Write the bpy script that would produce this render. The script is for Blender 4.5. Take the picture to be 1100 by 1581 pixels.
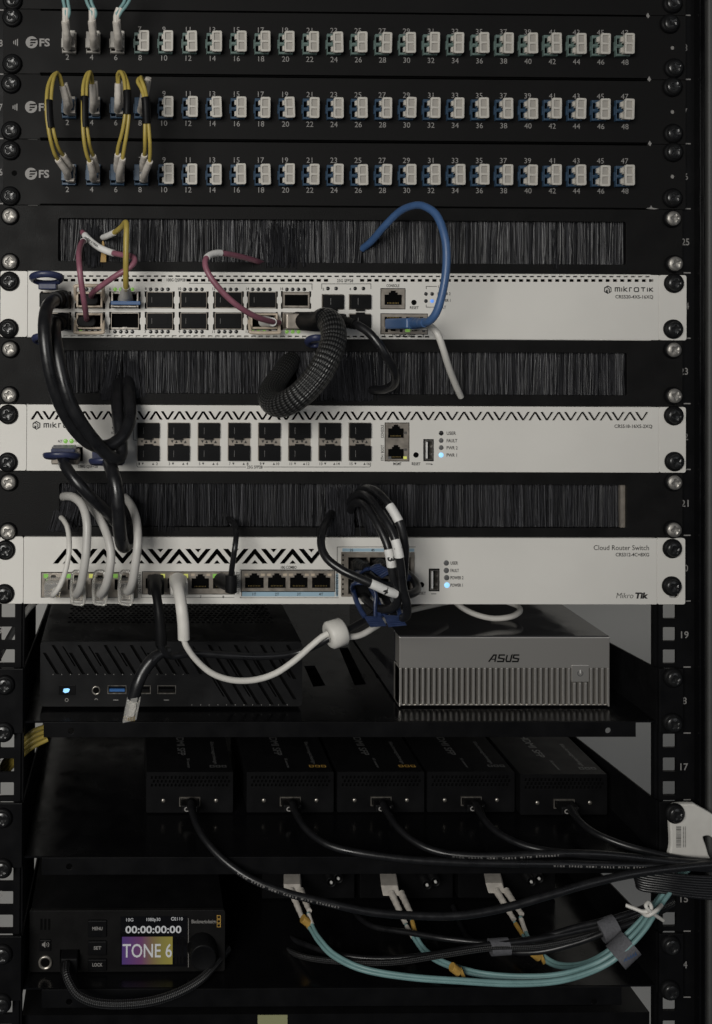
import bpy, math, random
from mathutils import Vector, Matrix
random.seed(7)
scene = bpy.context.scene
for o in list(bpy.data.objects): bpy.data.objects.remove(o)
col = scene.collection
pi = math.pi
MM = 0.001
# ------------------------------------------------------------------ camera
CX, CD, CZ = -146.99966, 627.99834, 153.04073
RA, RB, RC = 0.00931, -0.01377, -0.00552
FPX, PPX, PPY = 1387.56795, 222.71056, 474.69384
KZ = 1.03429
Rm = (Matrix.Rotation(RB, 3, 'Z') @ Matrix.Rotation(RA, 3, 'X') @
      Matrix(((math.cos(RC), 0, math.sin(RC)), (0, 1, 0), (-math.sin(RC), 0, math.cos(RC)))))
cd = bpy.data.cameras.new('camera'); cam = bpy.data.objects.new('camera', cd); col.objects.link(cam)
r_ = Rm @ Vector((1, 0, 0)); f_ = Rm @ Vector((0, 1, 0)); u_ = Rm @ Vector((0, 0, 1))
m4 = Matrix(((r_.x, u_.x, -f_.x, CX*MM), (r_.y, u_.y, -f_.y, -CD*MM), (r_.z, u_.z, -f_.z, CZ*MM), (0, 0, 0, 1)))
cam.matrix_world = m4
cd.sensor_fit = 'HORIZONTAL'; cd.sensor_width = 36; cd.lens = FPX/1100*36
cd.shift_x = (550-PPX)/1100; cd.shift_y = -(790.5-PPY)/1100
cd.clip_start = 0.02; cd.clip_end = 50
scene.camera = cam
scene.view_settings.view_transform = 'Standard'
try: scene.view_settings.look = 'None'
except Exception: pass
scene.view_settings.gamma = 1; scene.view_settings.use_curve_mapping = False
scene.view_settings.exposure = 0.0
# ------------------------------------------------------------------ light
w = bpy.data.worlds.new('World'); scene.world = w; w.use_nodes = True
bg = w.node_tree.nodes['Background']; bg.inputs[0].default_value = (0.75, 0.85, 1, 1); bg.inputs[1].default_value = 0.035
def area(name, loc, target, sx, sy, power, colr):
    l = bpy.data.lights.new(name, 'AREA'); l.shape = 'RECTANGLE'; l.size = sx; l.size_y = sy
    l.energy = power; l.color = colr
    o = bpy.data.objects.new(name, l); col.objects.link(o); o.location = loc
    o.rotation_euler = (Vector(target)-Vector(loc)).to_track_quat('-Z', 'Y').to_euler(); return o
area('window_light', (-0.62, -1.15, 0.34), (0.02, 0, -0.03), 0.55, 0.5, 12.8, (1, 0.98, 0.93))
area('room_light', (0.9, -1.5, 0.5), (0.1, 0, -0.1), 0.8, 0.8, 1.6, (0.95, 0.97, 1))
area('wall_fill_light', (0.95, 0.30, 0.50), (0.25, 0.78, 0.10), 0.4, 0.4, 2.6, (1, .97, .9))  # added fill behind the rack side to brighten the rear wall

# ------------------------------------------------------------------ pixel to rack-space helpers (mm)
def P(px, py, d=0.0):
    """the point of the plane d mm in front of the rack's face that lies at this spot of the photo"""
    v = Rm @ Vector(((px-PPX)/FPX, 1.0, -(py-PPY)/FPX))
    t = (CD-d)/v.y
    return Vector((CX+v.x*t, -d, CZ+v.z*t))
def W(px, py, d=0.0):
    p = P(px, py, d); return p.x, p.z
def RC4(px0, py0, px1, py1, d=0.0):
    xm, ym = (px0+px1)/2, (py0+py1)/2
    return W(px0, ym, d)[0], W(px1, ym, d)[0], W(xm, py1, d)[1], W(xm, py0, d)[1]   # x0,x1,z0,z1
SC = FPX/CD   # px per mm at the face
ULINE = {-8: (14.5, 23), -7: (115, 122), -6: (215.5, 221.5), -5: (318, 322), -4: (420.5, 421.3), -3: (522.7, 523.5),
         -2: (625.5, 625.5), -1: (728.5, 728), 0: (829, 828), 1: (934.5, 930.5)}
def zU(u):
    if u in ULINE:
        a, b = ULINE[u]; return (W(60, a, 1)[1]+W(1000, b, 1)[1])/2
    if u == -9: return zU(-8)+45.4
    y = {2: 1030, 3: 1132, 4: 1235, 5: 1337, 6: 1438, 7: 1540, 8: 1643}[u]
    return W(1063, y, 0)[1]

# ------------------------------------------------------------------ materials
def mat(name, base, rough=0.5, metal=0.0, noise=0.0, nscale=60, bump=0.0, bscale=900, emit=None, es=1.0,
        trans=0.0, spec=0.5, alpha=1.0, coat=0.0):
    m = bpy.data.materials.new(name); m.use_nodes = True; nt = m.node_tree; b = nt.nodes['Principled BSDF']
    b.inputs['Base Color'].default_value = (*base, 1); b.inputs['Roughness'].default_value = rough
    b.inputs['Metallic'].default_value = metal; b.inputs['Specular IOR Level'].default_value = spec
    b.inputs['Transmission Weight'].default_value = trans; b.inputs['Coat Weight'].default_value = coat
    if emit: b.inputs['Emission Color'].default_value = (*emit, 1); b.inputs['Emission Strength'].default_value = es
    tc = nt.nodes.new('ShaderNodeTexCoord')
    if noise:
        n = nt.nodes.new('ShaderNodeTexNoise'); n.inputs['Scale'].default_value = nscale; n.inputs['Detail'].default_value = 5
        nt.links.new(tc.outputs['Object'], n.inputs['Vector'])
        r = nt.nodes.new('ShaderNodeMapRange'); r.inputs[1].default_value = .3; r.inputs[2].default_value = .7
        r.inputs[3].default_value = 1-noise; r.inputs[4].default_value = 1+noise*.5
        nt.links.new(n.outputs[0], r.inputs[0])
        mx = nt.nodes.new('ShaderNodeVectorMath'); mx.operation = 'SCALE'; mx.inputs[0].default_value = base
        nt.links.new(r.outputs[0], mx.inputs['Scale']); nt.links.new(mx.outputs[0], b.inputs['Base Color'])
        r2 = nt.nodes.new('ShaderNodeMapRange'); r2.inputs[1].default_value = .3; r2.inputs[2].default_value = .7
        r2.inputs[3].default_value = max(.02, rough-.08); r2.inputs[4].default_value = min(1, rough+.1)
        nt.links.new(n.outputs[0], r2.inputs[0]); nt.links.new(r2.outputs[0], b.inputs['Roughness'])
    if bump:
        n = nt.nodes.new('ShaderNodeTexNoise'); n.inputs['Scale'].default_value = bscale; n.inputs['Detail'].default_value = 2
        nt.links.new(tc.outputs['Object'], n.inputs['Vector'])
        bp = nt.nodes.new('ShaderNodeBump'); bp.inputs['Strength'].default_value = bump; bp.inputs['Distance'].default_value = .0004
        nt.links.new(n.outputs[0], bp.inputs['Height']); nt.links.new(bp.outputs[0], b.inputs['Normal'])
    return m
M = {}
M['black'] = mat('black_powder_coat', (.0085, .0082, .0082), .55, noise=.25, bump=.5, bscale=1300, spec=.12)
M['black_smooth'] = mat('black_satin_steel', (.005, .005, .0055), .48, noise=.2, spec=.12)
M['blackface'] = mat('black_panel_paint', (.0085, .0082, .0082), .6, noise=.15, nscale=25, spec=.12)
M['gloss'] = mat('black_glossy_enamel', (.004, .004, .0045), .2, spec=.28, noise=.1)
M['void'] = mat('dark_interior', (.003, .003, .003), .9, spec=.05)
M['plug'] = mat('black_plastic', (.0055, .0055, .006), .5, spec=.13, noise=.2)
M['pcfront'] = mat('black_moulded_front', (.0095, .0095, .010), .45, spec=.25, noise=.15)
M['pvc'] = mat('black_cable_jacket', (.009, .009, .010), .33, spec=.5, noise=.25, nscale=150, bump=.1, bscale=500)
M['white'] = mat('off_white_painted_steel', (.675, .655, .615), .5, noise=.075, nscale=11, spec=.3, bump=.08, bscale=1800)
M['whitecable'] = mat('white_cable_jacket', (.62, .60, .56), .45, noise=.08, nscale=80)
M['greycable'] = mat('light_grey_cable_jacket', (.47, .455, .43), .42, noise=.12, nscale=60)
M['cap'] = mat('warm_white_plastic', (.50, .475, .43), .45, noise=.08, nscale=200)
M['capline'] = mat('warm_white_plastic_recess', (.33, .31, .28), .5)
M['boot'] = mat('white_rubber_boot', (.56, .52, .47), .5, noise=.15, nscale=250)
M['bluebase'] = mat('blue_adapter_plastic', (.028, .062, .11), .42, noise=.2, nscale=150)
M['tealbase'] = mat('aqua_adapter_plastic', (.12, .175, .16), .42, noise=.2, nscale=150)
M['beigebase'] = mat('beige_adapter_plastic', (.36, .34, .31), .45, noise=.2, nscale=150)
M['yellow'] = mat('yellow_fibre_jacket', (.36, .275, .06), .45, noise=.15, nscale=120)
M['ytag'] = mat('yellow_tag_plastic', (.45, .27, .06), .5, noise=.25, nscale=200)
M['pink'] = mat('pink_fibre_jacket', (.23, .088, .12), .42, noise=.15, nscale=120)
M['blue'] = mat('blue_cable_jacket', (.045, .10, .225), .4, noise=.15, nscale=80)
M['tab'] = mat('navy_pull_tab', (.022, .028, .072), .4, noise=.2, nscale=200)
M['tab2'] = mat('blue_pull_tab', (.014, .026, .075), .38, noise=.2, nscale=200)
M['aqua'] = mat('aqua_fibre_jacket', (.16, .285, .285), .45, noise=.12, nscale=120)
M['silver'] = mat('nickel_plated_steel', (.42, .39, .35), .34, metal=.85, noise=.25, nscale=300)
M['cage'] = mat('stamped_metal_cage', (.36, .32, .275), .42, metal=.6, noise=.2, nscale=200)
M['screw'] = mat('zinc_screw', (.40, .38, .35), .45, metal=.75, noise=.25, nscale=400, bump=.15, bscale=900)
M['bscrew'] = mat('black_screw', (.011, .011, .011), .3, noise=.3, nscale=300, spec=.6)
M['bail'] = mat('beige_bail_plastic', (.48, .40, .31), .45, noise=.15, nscale=200)
M['print'] = mat('black_screen_print', (.012, .012, .012), .6)
M['printdim'] = mat('dim_grey_print', (.085, .085, .085), .6)
M['cabinet'] = mat('dark_grey_cabinet_paint', (.075, .075, .073), .5, noise=.1)
M['printgrey'] = mat('grey_screen_print', (.30, .29, .28), .6)
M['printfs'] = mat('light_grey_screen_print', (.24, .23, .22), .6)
M['label'] = mat('white_paper_label', (.66, .65, .63), .55, noise=.06, nscale=200)
M['strip'] = mat('pale_blue_print', (.30, .43, .52), .55)
M['gold'] = mat('gold_contacts', (.5, .36, .14), .35, metal=.8)
M['asus'] = mat('champagne_anodised_metal', (.54, .515, .48), .33, metal=.72)
M['asustop'] = mat('dark_glossy_lid', (.016, .016, .018), .09, spec=.55, noise=.05)
M['ledg'] = mat('green_led', (.1, .3, .05), .3, emit=(.36, .62, .14), es=.32)
M['ledy'] = mat('yellow_led', (.4, .4, .05), .3, emit=(.65, .68, .2), es=.5)
M['ledb'] = mat('blue_led', (.1, .2, .5), .3, emit=(.12, .3, .8), es=.7)
M['ledw'] = mat('bright_blue_white_led', (.3, .5, .8), .3, emit=(.25, .6, 1), es=1.0)
M['ledoff'] = mat('unlit_led', (.02, .02, .02), .2, spec=.6)
M['ledgrey'] = mat('unlit_grey_led', (.12, .12, .12), .2, spec=.6)
M['glass'] = mat('dark_screen_glass', (.005, .005, .006), .12, spec=.5)
M['clear'] = mat('clear_plug_plastic', (.82, .80, .76), .16, trans=.72, spec=.5)
M['wall'] = mat('grey_painted_wall', (.62, .61, .585), .85, noise=.05, nscale=6)
M['velcro'] = mat('grey_hook_and_loop_strap', (.10, .10, .11), .8, noise=.3, nscale=900)
M['inkblue'] = mat('blue_ink', (.03, .08, .2), .7)
M['usbblue'] = mat('blue_usb_tongue', (.04, .13, .34), .4)
M['timecode'] = mat('screen_white_text', (.4, .4, .4), .4, emit=(.75, .77, .8), es=.2)
M['sand'] = mat('olive_sticker', (.30, .30, .16), .6)
# vivid screen picture: horizontal blend of violet, brown and yellow-green
ms = bpy.data.materials.new('screen_picture'); ms.use_nodes = True; nt = ms.node_tree; b = nt.nodes['Principled BSDF']
tc = nt.nodes.new('ShaderNodeTexCoord'); sp = nt.nodes.new('ShaderNodeSeparateXYZ'); rp = nt.nodes.new('ShaderNodeValToRGB')
nt.links.new(tc.outputs['Generated'], sp.inputs[0]); nt.links.new(sp.outputs[0], rp.inputs[0])
cr = rp.color_ramp; cr.elements[0].color = (.12, .05, .30, 1); cr.elements[1].color = (.50, .42, .07, 1); cr.elements[1].position = 1
e = cr.elements.new(.38); e.color = (.24, .07, .22, 1); e = cr.elements.new(.6); e.color = (.33, .22, .10, 1); e = cr.elements.new(.8); e.color = (.42, .36, .08, 1)
nt.links.new(rp.outputs[0], b.inputs['Emission Color']); b.inputs['Emission Strength'].default_value = .34
b.inputs['Base Color'].default_value = (.02, .02, .02, 1); b.inputs['Roughness'].default_value = .3
M['picture'] = ms
# bristles: every hair a slightly different grey
mb = bpy.data.materials.new('nylon_bristles'); mb.use_nodes = True; nt = mb.node_tree; b = nt.nodes['Principled BSDF']
ge = nt.nodes.new('ShaderNodeNewGeometry'); rp = nt.nodes.new('ShaderNodeValToRGB')
nt.links.new(ge.outputs['Random Per Island'], rp.inputs[0])
cr = rp.color_ramp; cr.elements[0].color = (.008, .008, .009, 1); cr.elements[1].color = (.075, .075, .083, 1)
e = cr.elements.new(.55); e.color = (.022, .022, .025, 1); e = cr.elements.new(.85); e.color = (.05, .05, .056, 1)
nt.links.new(rp.outputs[0], b.inputs['Base Color']); b.inputs['Roughness'].default_value = .42; b.inputs['Specular IOR Level'].default_value = .5
M['bristle'] = mb
# braided sleeve: woven pattern in the tube's own length / turn coordinates
def braid(name, nu, nv, dark, light):
    m = bpy.data.materials.new(name); m.use_nodes = True; nt = m.node_tree; b = nt.nodes['Principled BSDF']
    uv = nt.nodes.new('ShaderNodeUVMap'); sp = nt.nodes.new('ShaderNodeSeparateXYZ'); nt.links.new(uv.outputs[0], sp.inputs[0])
    def mth(op, a, bb=None):
        n = nt.nodes.new('ShaderNodeMath'); n.operation = op
        for i, v in enumerate((a, bb)):
            if v is None: continue
            if isinstance(v, (int, float)): n.inputs[i].default_value = v
            else: nt.links.new(v, n.inputs[i])
        return n.outputs[0]
    U = mth('MULTIPLY', sp.outputs[0], nu); V = mth('MULTIPLY', sp.outputs[1], nv)
    s1 = mth('SINE', mth('ADD', U, V)); s2 = mth('SINE', mth('SUBTRACT', U, V))
    h = mth('MULTIPLY', s1, s2)
    h = mth('ADD', mth('MULTIPLY', h, .5), .5)
    rp = nt.nodes.new('ShaderNodeValToRGB'); nt.links.new(h, rp.inputs[0])
    rp.color_ramp.elements[0].position = .45; rp.color_ramp.elements[0].color = (*dark, 1)
    rp.color_ramp.elements[1].position = .9; rp.color_ramp.elements[1].color = (*light, 1)
    nt.links.new(rp.outputs[0], b.inputs['Base Color'])
    bp = nt.nodes.new('ShaderNodeBump'); bp.inputs['Strength'].default_value = .9; bp.inputs['Distance'].default_value = .0008
    nt.links.new(h, bp.inputs['Height']); nt.links.new(bp.outputs[0], b.inputs['Normal'])
    b.inputs['Roughness'].default_value = .38
    return m
M['braid'] = braid('braided_sleeve', pi/3.0, pi*30, (.003, .003, .003), (.05, .05, .049))
M['finebraid'] = braid('fine_braided_sleeve', pi/1.3, pi*8, (.006, .006, .006), (.06, .06, .062))

# ------------------------------------------------------------------ object helpers
ORG = {}
def tag(o, label=None, cat=None, group=None, kind=None):
    if label: o['label'] = label
    if cat: o['category'] = cat
    if group: o['group'] = group
    if kind: o['kind'] = kind
    return o
def thing(name, label, cat, at, group=None):
    o = bpy.data.objects.new(name, None); col.objects.link(o); at = Vector(at)
    o.location = at*MM; o.empty_display_size = .01; ORG[o] = at
    return tag(o, label, cat, group)
def V3(*a): return Vector(a)
class MB:
    def __init__(s): s.v = []; s.f = []; s.m = []; s.s = []; s.uv = {}
    def add(s, vs, fs, m, smooth=False, uvs=None):
        o = len(s.v); s.v += [Vector(v) for v in vs]
        for i, f in enumerate(fs):
            if uvs: s.uv[len(s.f)] = uvs[i]
            s.f.append([o+k for k in f]); s.m.append(m); s.s.append(smooth)
        return s
    def box(s, x0, x1, y0, y1, z0, z1, m):
        vs = [(x, y, z) for x in (x0, x1) for y in (y0, y1) for z in (z0, z1)]
        return s.add(vs, [(0, 1, 3, 2), (4, 6, 7, 5), (0, 4, 5, 1), (2, 3, 7, 6), (0, 2, 6, 4), (1, 5, 7, 3)], m)
    def obox(s, c, ax, ay, az, m):   # oriented box: centre and half-axis vectors
        c = Vector(c); vs = [c+ax*i+ay*j+az*k for i in (-1, 1) for j in (-1, 1) for k in (-1, 1)]
        return s.add(vs, [(0, 1, 3, 2), (4, 6, 7, 5), (0, 4, 5, 1), (2, 3, 7, 6), (0, 2, 6, 4), (1, 5, 7, 3)], m)
    def ring(s, x0, x1, z0, z1, t, y0, y1, m):
        s.box(x0, x0+t, y0, y1, z0, z1, m); s.box(x1-t, x1, y0, y1, z0, z1, m)
        s.box(x0+t, x1-t, y0, y1, z0, z0+t, m); s.box(x0+t, x1-t, y0, y1, z1-t, z1, m); return s
    def lathe(s, c, prof, m, n=28, axis=Vector((0, -1, 0)), smooth=True):
        """prof: (radius, height along axis)"""
        c = Vector(c); axis = Vector(axis).normalized(); a = axis.orthogonal().normalized(); bb = axis.cross(a)
        vs = []; fs = []
        for r, h in prof:
            for k in range(n):
                t = 2*pi*k/n; vs.append(c+axis*h+(a*math.cos(t)+bb*math.sin(t))*r)
        for i in range(len(prof)-1):
            for k in range(n):
                fs.append((i*n+k, i*n+(k+1) % n, (i+1)*n+(k+1) % n, (i+1)*n+k))
        s.add(vs, fs, m, smooth)
        if prof[0][0] > 1e-4: s.add(vs[:n], [tuple(reversed(range(n)))], m)
        if prof[-1][0] > 1e-4: s.add(vs[-n:], [tuple(range(n))], m)
        return s
    def disc(s, x, z, r, y0, y1, m, n=20):
        return s.lathe((x, y0, z), [(r, 0), (r, y0-y1)], m, n, smooth=False)
    def prism(s, poly, y0, y1, m):
        """poly in XZ, y0 front (towards viewer, smaller y) to y1 back"""
        n = len(poly); vs = [(x, y0, z) for x, z in poly]+[(x, y1, z) for x, z in poly]
        fs = [tuple(range(n)), tuple(range(2*n-1, n-1, -1))]+[(i, i+n, (i+1) % n+n, (i+1) % n) for i in range(n)]
        return s.add(vs, fs, m)
    def tube(s, pts, r, m, n=14, cap=True, taper=None, oval=1.0):
        pts = [Vector(p) for p in pts]; L = [0]
        for a, b2 in zip(pts, pts[1:]): L.append(L[-1]+(b2-a).length)
        T = [(pts[min(i+1, len(pts)-1)]-pts[max(i-1, 0)]).normalized() for i in range(len(pts))]
        up = T[0].orthogonal().normalized(); vs = []
        for i, p in enumerate(pts):
            up = (up-T[i]*up.dot(T[i])).normalized(); sd = T[i].cross(up)
            rr = r*(taper(L[i]/L[-1]) if taper else 1)
            for k in range(n):
                t = 2*pi*k/n; vs.append(p+(up*math.cos(t)*oval+sd*math.sin(t))*rr)
        fs = []; uvs = []
        for i in range(len(pts)-1):
            for k in range(n):
                fs.append((i*n+k, i*n+(k+1) % n, (i+1)*n+(k+1) % n, (i+1)*n+k))
                uvs.append(((L[i], k/n), (L[i], (k+1)/n), (L[i+1], (k+1)/n), (L[i+1], k/n)))
        s.add(vs, fs, m, True, uvs)
        if cap: s.add(vs[:n], [tuple(reversed(range(n)))], m); s.add(vs[-n:], [tuple(range(n))], m)
        return s
    def build(s, name, parent=None, at=None, local=False, bevel=0, seg=2):
        at = Vector(at) if at is not None else (ORG[parent] if parent else Vector((0, 0, 0)))
        me = bpy.data.meshes.new(name)
        off = Vector((0, 0, 0)) if local else at
        me.from_pydata([tuple((v-off)*MM) for v in s.v], [], s.f)
        mats = []
        for i, p in enumerate(me.polygons):
            mm = s.m[i]
            if mm not in mats: mats.append(mm); me.materials.append(M[mm])
            p.material_index = mats.index(mm); p.use_smooth = s.s[i]
        if s.uv:
            ul = me.uv_layers.new(name='UVMap')
            for i, p in enumerate(me.polygons):
                if i in s.uv:
                    for k, li in enumerate(p.loop_indices): ul.data[li].uv = s.uv[i][k]
        me.update()
        o = bpy.data.objects.new(name, me); col.objects.link(o)
        if parent: o.parent = parent; o.location = (at-ORG[parent])*MM
        else: o.location = at*MM
        ORG[o] = at
        if bevel:
            bm = o.modifiers.new('bevel', 'BEVEL'); bm.width = bevel*MM; bm.segments = seg; bm.limit_method = 'ANGLE'; bm.angle_limit = .7
        return o
def dup(o, parent, at, rot=None):
    at = Vector(at); c = o.copy(); col.objects.link(c); c.parent = parent
    c.location = (at-(ORG[parent] if parent else Vector((0, 0, 0))))*MM; ORG[c] = at
    if rot is not None: c.rotation_euler = rot
    for ch in list(o.children):
        g = ch.copy(); col.objects.link(g); g.parent = c; ORG[g] = at
    return c
def curve_mesh(polys, ext, bev=0.0):
    """filled 2-D curve with holes, as (verts, faces) in local x,y with thickness +-ext"""
    cu = bpy.data.curves.new('c', 'CURVE'); cu.dimensions = '2D'; cu.fill_mode = 'BOTH'; cu.extrude = ext
    cu.bevel_depth = bev; cu.bevel_resolution = 1 if bev else 0
    for p in polys:
        sp = cu.splines.new('POLY'); sp.points.add(len(p)-1); sp.use_cyclic_u = True
        for i, (x, y) in enumerate(p): sp.points[i].co = (x, y, 0, 1)
    o = bpy.data.objects.new('c', cu); col.objects.link(o)
    bpy.context.view_layer.update()
    me = bpy.data.meshes.new_from_object(o.evaluated_get(bpy.context.evaluated_depsgraph_get()))
    vs = [v.co.copy() for v in me.vertices]; fs = [tuple(p.vertices) for p in me.polygons]
    bpy.data.objects.remove(o); bpy.data.curves.remove(cu); bpy.data.meshes.remove(me)
    return vs, fs
def inpoly(x, y, p):
    c = False; j = len(p)-1
    for i in range(len(p)):
        (xi, yi), (xj, yj) = p[i], p[j]
        if (yi > y) != (yj > y) and x < (xj-xi)*(y-yi)/(yj-yi)+xi: c = not c
        j = i
    return c
def cdt_mesh(outline, holes, ext):
    """flat plate with any number of openings: constrained Delaunay, triangles in openings dropped, walls added"""
    from mathutils.geometry import delaunay_2d_cdt
    polys = [outline]+holes; pts = []; edges = []
    for p in polys:
        o = len(pts); pts += [Vector(q) for q in p]; edges += [(o+i, o+(i+1) % len(p)) for i in range(len(p))]
    vo, eo, fo, a_, b_, c_ = delaunay_2d_cdt(pts, edges, [], 0, 1e-5)
    bb = [(min(q[0] for q in p), max(q[0] for q in p), min(q[1] for q in p), max(q[1] for q in p)) for p in holes]
    vs = [Vector((v.x, v.y, ext)) for v in vo]+[Vector((v.x, v.y, -ext)) for v in vo]; n = len(vo); fs = []; cnt = {}
    for f in fo:
        x = sum(vo[k].x for k in f)/len(f); y = sum(vo[k].y for k in f)/len(f)
        if not inpoly(x, y, outline): continue
        if any(b[0] <= x <= b[1] and b[2] <= y <= b[3] and inpoly(x, y, h) for b, h in zip(bb, holes)): continue
        f = list(f)
        ar = sum(vo[f[i]].x*vo[f[(i+1) % len(f)]].y-vo[f[(i+1) % len(f)]].x*vo[f[i]].y for i in range(len(f)))
        if ar < 0: f.reverse()
        fs.append(tuple(f)); fs.append(tuple(k+n for k in reversed(f)))
        for i in range(len(f)): cnt[(f[i], f[(i+1) % len(f)])] = 1
    for (a, b) in cnt:
        if (b, a) not in cnt: fs.append((b, a, a+n, b+n))
    return vs, fs
def plate(mb, outline, holes, yf, t, m, bev=0.0, flat=None):
    if len(holes) > 2: vs, fs = cdt_mesh(outline, holes, t/2)
    else: vs, fs = curve_mesh([outline]+holes, max(.01, t/2-bev), bev)
    if flat is None: vs = [Vector((v.x, yf+t/2-v.z, v.y)) for v in vs]
    else: vs = [Vector((v.x, v.y, flat-t/2+v.z)) for v in vs]
    return mb.add(vs, fs, m)
def rect(x0, x1, z0, z1): return [(x0, z0), (x1, z0), (x1, z1), (x0, z1)]
def rrect(x0, x1, z0, z1, r, n=4):
    out = []
    for cx, cz, a in ((x1-r, z0+r, -pi/2), (x1-r, z1-r, 0), (x0+r, z1-r, pi/2), (x0+r, z0+r, pi)):
        for k in range(n+1): t = a+pi/2*k/n; out.append((cx+r*math.cos(t), cz+r*math.sin(t)))
    return out
def circ(x, z, r, n=14): return [(x+r*math.cos(2*pi*k/n), z+r*math.sin(2*pi*k/n)) for k in range(n)]
# lettering
_tc = {}
def glyphs(s, bold=0.0):
    if (s, bold) in _tc: return _tc[(s, bold)]
    cu = bpy.data.curves.new('t', 'FONT'); cu.body = s; cu.size = 1; cu.resolution_u = 3; cu.offset = bold
    o = bpy.data.objects.new('t', cu); col.objects.link(o); bpy.context.view_layer.update()
    me = bpy.data.meshes.new_from_object(o.evaluated_get(bpy.context.evaluated_depsgraph_get()))
    vs = [v.co.copy() for v in me.vertices]; fs = [tuple(p.vertices) for p in me.polygons]
    bpy.data.objects.remove(o); bpy.data.curves.remove(cu); bpy.data.meshes.remove(me)
    _tc[(s, bold)] = (vs, fs); return vs, fs
def text(mb, s, px, py, hpx, d, m='print', wpx=None, rot=0, bold=0.0, align='C', slant=0.0):
    """flat lettering on the plane d; px,py the middle (or left end), hpx the cap height, wpx the total width"""
    vs, fs = glyphs(s, bold)
    if not vs: return
    x0 = min(v.x for v in vs); x1 = max(v.x for v in vs)
    h = hpx/SC/.70; wd = (x1-x0)*h
    sx = h if wpx is None else (wpx/SC)/(x1-x0)
    c = P(px, py, d); ca, sa = math.cos(rot), math.sin(rot); ox = (x0+x1)/2 if align == 'C' else (x0 if align == 'L' else x1)
    out = []
    for v in vs:
        a = (v.x-ox)*sx+slant*v.y*h; b2 = (v.y-.35)*h
        out.append((c.x+a*ca-b2*sa, -d, c.z+a*sa+b2*ca))
    mb.add(out, fs, m)
def ribbon(mb, pts, wd, d, m, close=False):
    """flat mitred stroke on plane d; pts in (x,z) mm"""
    n = len(pts); L = []; Rr = []
    for i in range(n):
        p = Vector(pts[i])
        a = Vector(pts[i-1]) if (i > 0 or close) else None
        b2 = Vector(pts[(i+1) % n]) if (i < n-1 or close) else None
        t1 = (p-a).normalized() if a is not None else (b2-p).normalized()
        t2 = (b2-p).normalized() if b2 is not None else t1
        t = (t1+t2); t = t.normalized() if t.length > 1e-6 else t1
        nn = Vector((-t.y, t.x)); c = max(.35, nn.dot(Vector((-t1.y, t1.x))))
        L.append(p+nn*wd/2/c); Rr.append(p-nn*wd/2/c)
    vs = [(q.x, -d, q.y) for q in L]+[(q.x, -d, q.y) for q in Rr]
    fs = [(i, (i+1) % n, (i+1) % n+n, i+n) for i in range(n if close else n-1)]
    mb.add(vs, fs, m)
def poly_px(mb, pts, d, m):
    mb.add([P(x, y, d) for x, y in pts], [tuple(range(len(pts)))], m)
def smooth(pts, n=10):
    pts = [Vector(p) for p in pts]; q = [pts[0]*2-pts[1]]+pts+[pts[-1]*2-pts[-2]]; out = []
    for i in range(1, len(q)-2):
        a, b2, c, e2 = q[i-1:i+3]
        # centripetal-like Catmull-Rom
        for k in range(n):
            t = k/n
            out.append(.5*((2*b2)+(c-a)*t+(2*a-5*b2+4*c-e2)*t*t+(3*b2-a-3*c+e2)*t**3))
    out.append(pts[-1]); return out
def path(*pp, n=10): return smooth([P(*p) for p in pp], n)
def sub(pts, a, b2):
    n = len(pts)-1; return pts[int(a*n):max(int(b2*n)+1, int(a*n)+2)]
def wrap_text(mb, s, pts, i, r, hmm, m, flip=False, bold=0.02, across=False):
    """a word standing on a cable near path index i, on the side that faces the viewer"""
    p = pts[i]; T = (pts[min(i+1, len(pts)-1)]-pts[max(i-1, 0)]).normalized()
    if flip: T = -T
    N = Vector((0, -1, 0)); N = (N-T*N.dot(T)).normalized(); B = N.cross(T) if False else T.cross(-N)
    B = -(T.cross(N)); 
    if across: T, B = B, -T
    vs, fs = glyphs(s, bold); h = hmm/.7; x0 = min(v.x for v in vs); x1 = max(v.x for v in vs)
    out = []
    for v in vs:
        a = (v.x-(x0+x1)/2)*h; b2 = (v.y-.35)*h
        if across: out.append(p+T*a+B*b2+N*(math.sqrt(max(0, r*r-min(abs(a), r*.95)**2))+.15))
        else: out.append(p+T*a+B*b2+N*(math.sqrt(max(0, r*r-min(abs(b2), r*.95)**2))+.15))
    mb.add(out, fs, m)
# ================================================================== the setting: wall behind
mbw = MB(); mbw.box(-1400, 1800, 780, 800, -1800, 1400, 'wall'); tag(mbw.build('wall'), kind='structure')
# ================================================================== rack frame
ZT, ZB = zU(-9)+12, zU(8)
rack = thing('server_rack', 'black steel rack frame with square rail holes and unit numbers holding all the equipment', 'rack', (243, 0, ZB))
def rail(xin, xout, xh, yside):
    mb = MB(); x0, x1 = min(xin, xout), max(xin, xout); holes = []
    for u in range(-9, 8):
        zt = zU(u); h = zt-zU(u+1)
        for fr in (6.35, 22.25, 38.1):
            zc = zt-h*fr/44.45
            if zc-5.2 > ZB+1 and (u >= 0 or yside > 0): holes.append(rrect(xh-4.75, xh+4.75, zc-4.9, zc+4.9, .6, 2))
    plate(mb, rect(x0, x1, ZB, ZT), holes, 2.6, 2, 'black_smooth')
    s = 1 if xout > xin else -1
    mb.box(*sorted((xin, xin-s*1.8)), 4.6, 9, ZB, ZT, 'black_smooth')
    return mb
XR_in, XR_out, XRh = W(1017, 1000, -3)[0], W(1072, 800, -3)[0], W(1034, 980, -3)[0]
XL_in, XL_out, XLh = W(33, 1000, -3)[0], W(33, 1000, -3)[0]-26, W(12.5, 985, -3)[0]
rr = rail(XR_in, XR_out, XRh, 1); rr.build('mounting_rail', rack)
rl = rail(XL_in, XL_out, XLh, -1); rl.build('mounting_rail', rack)
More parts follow.
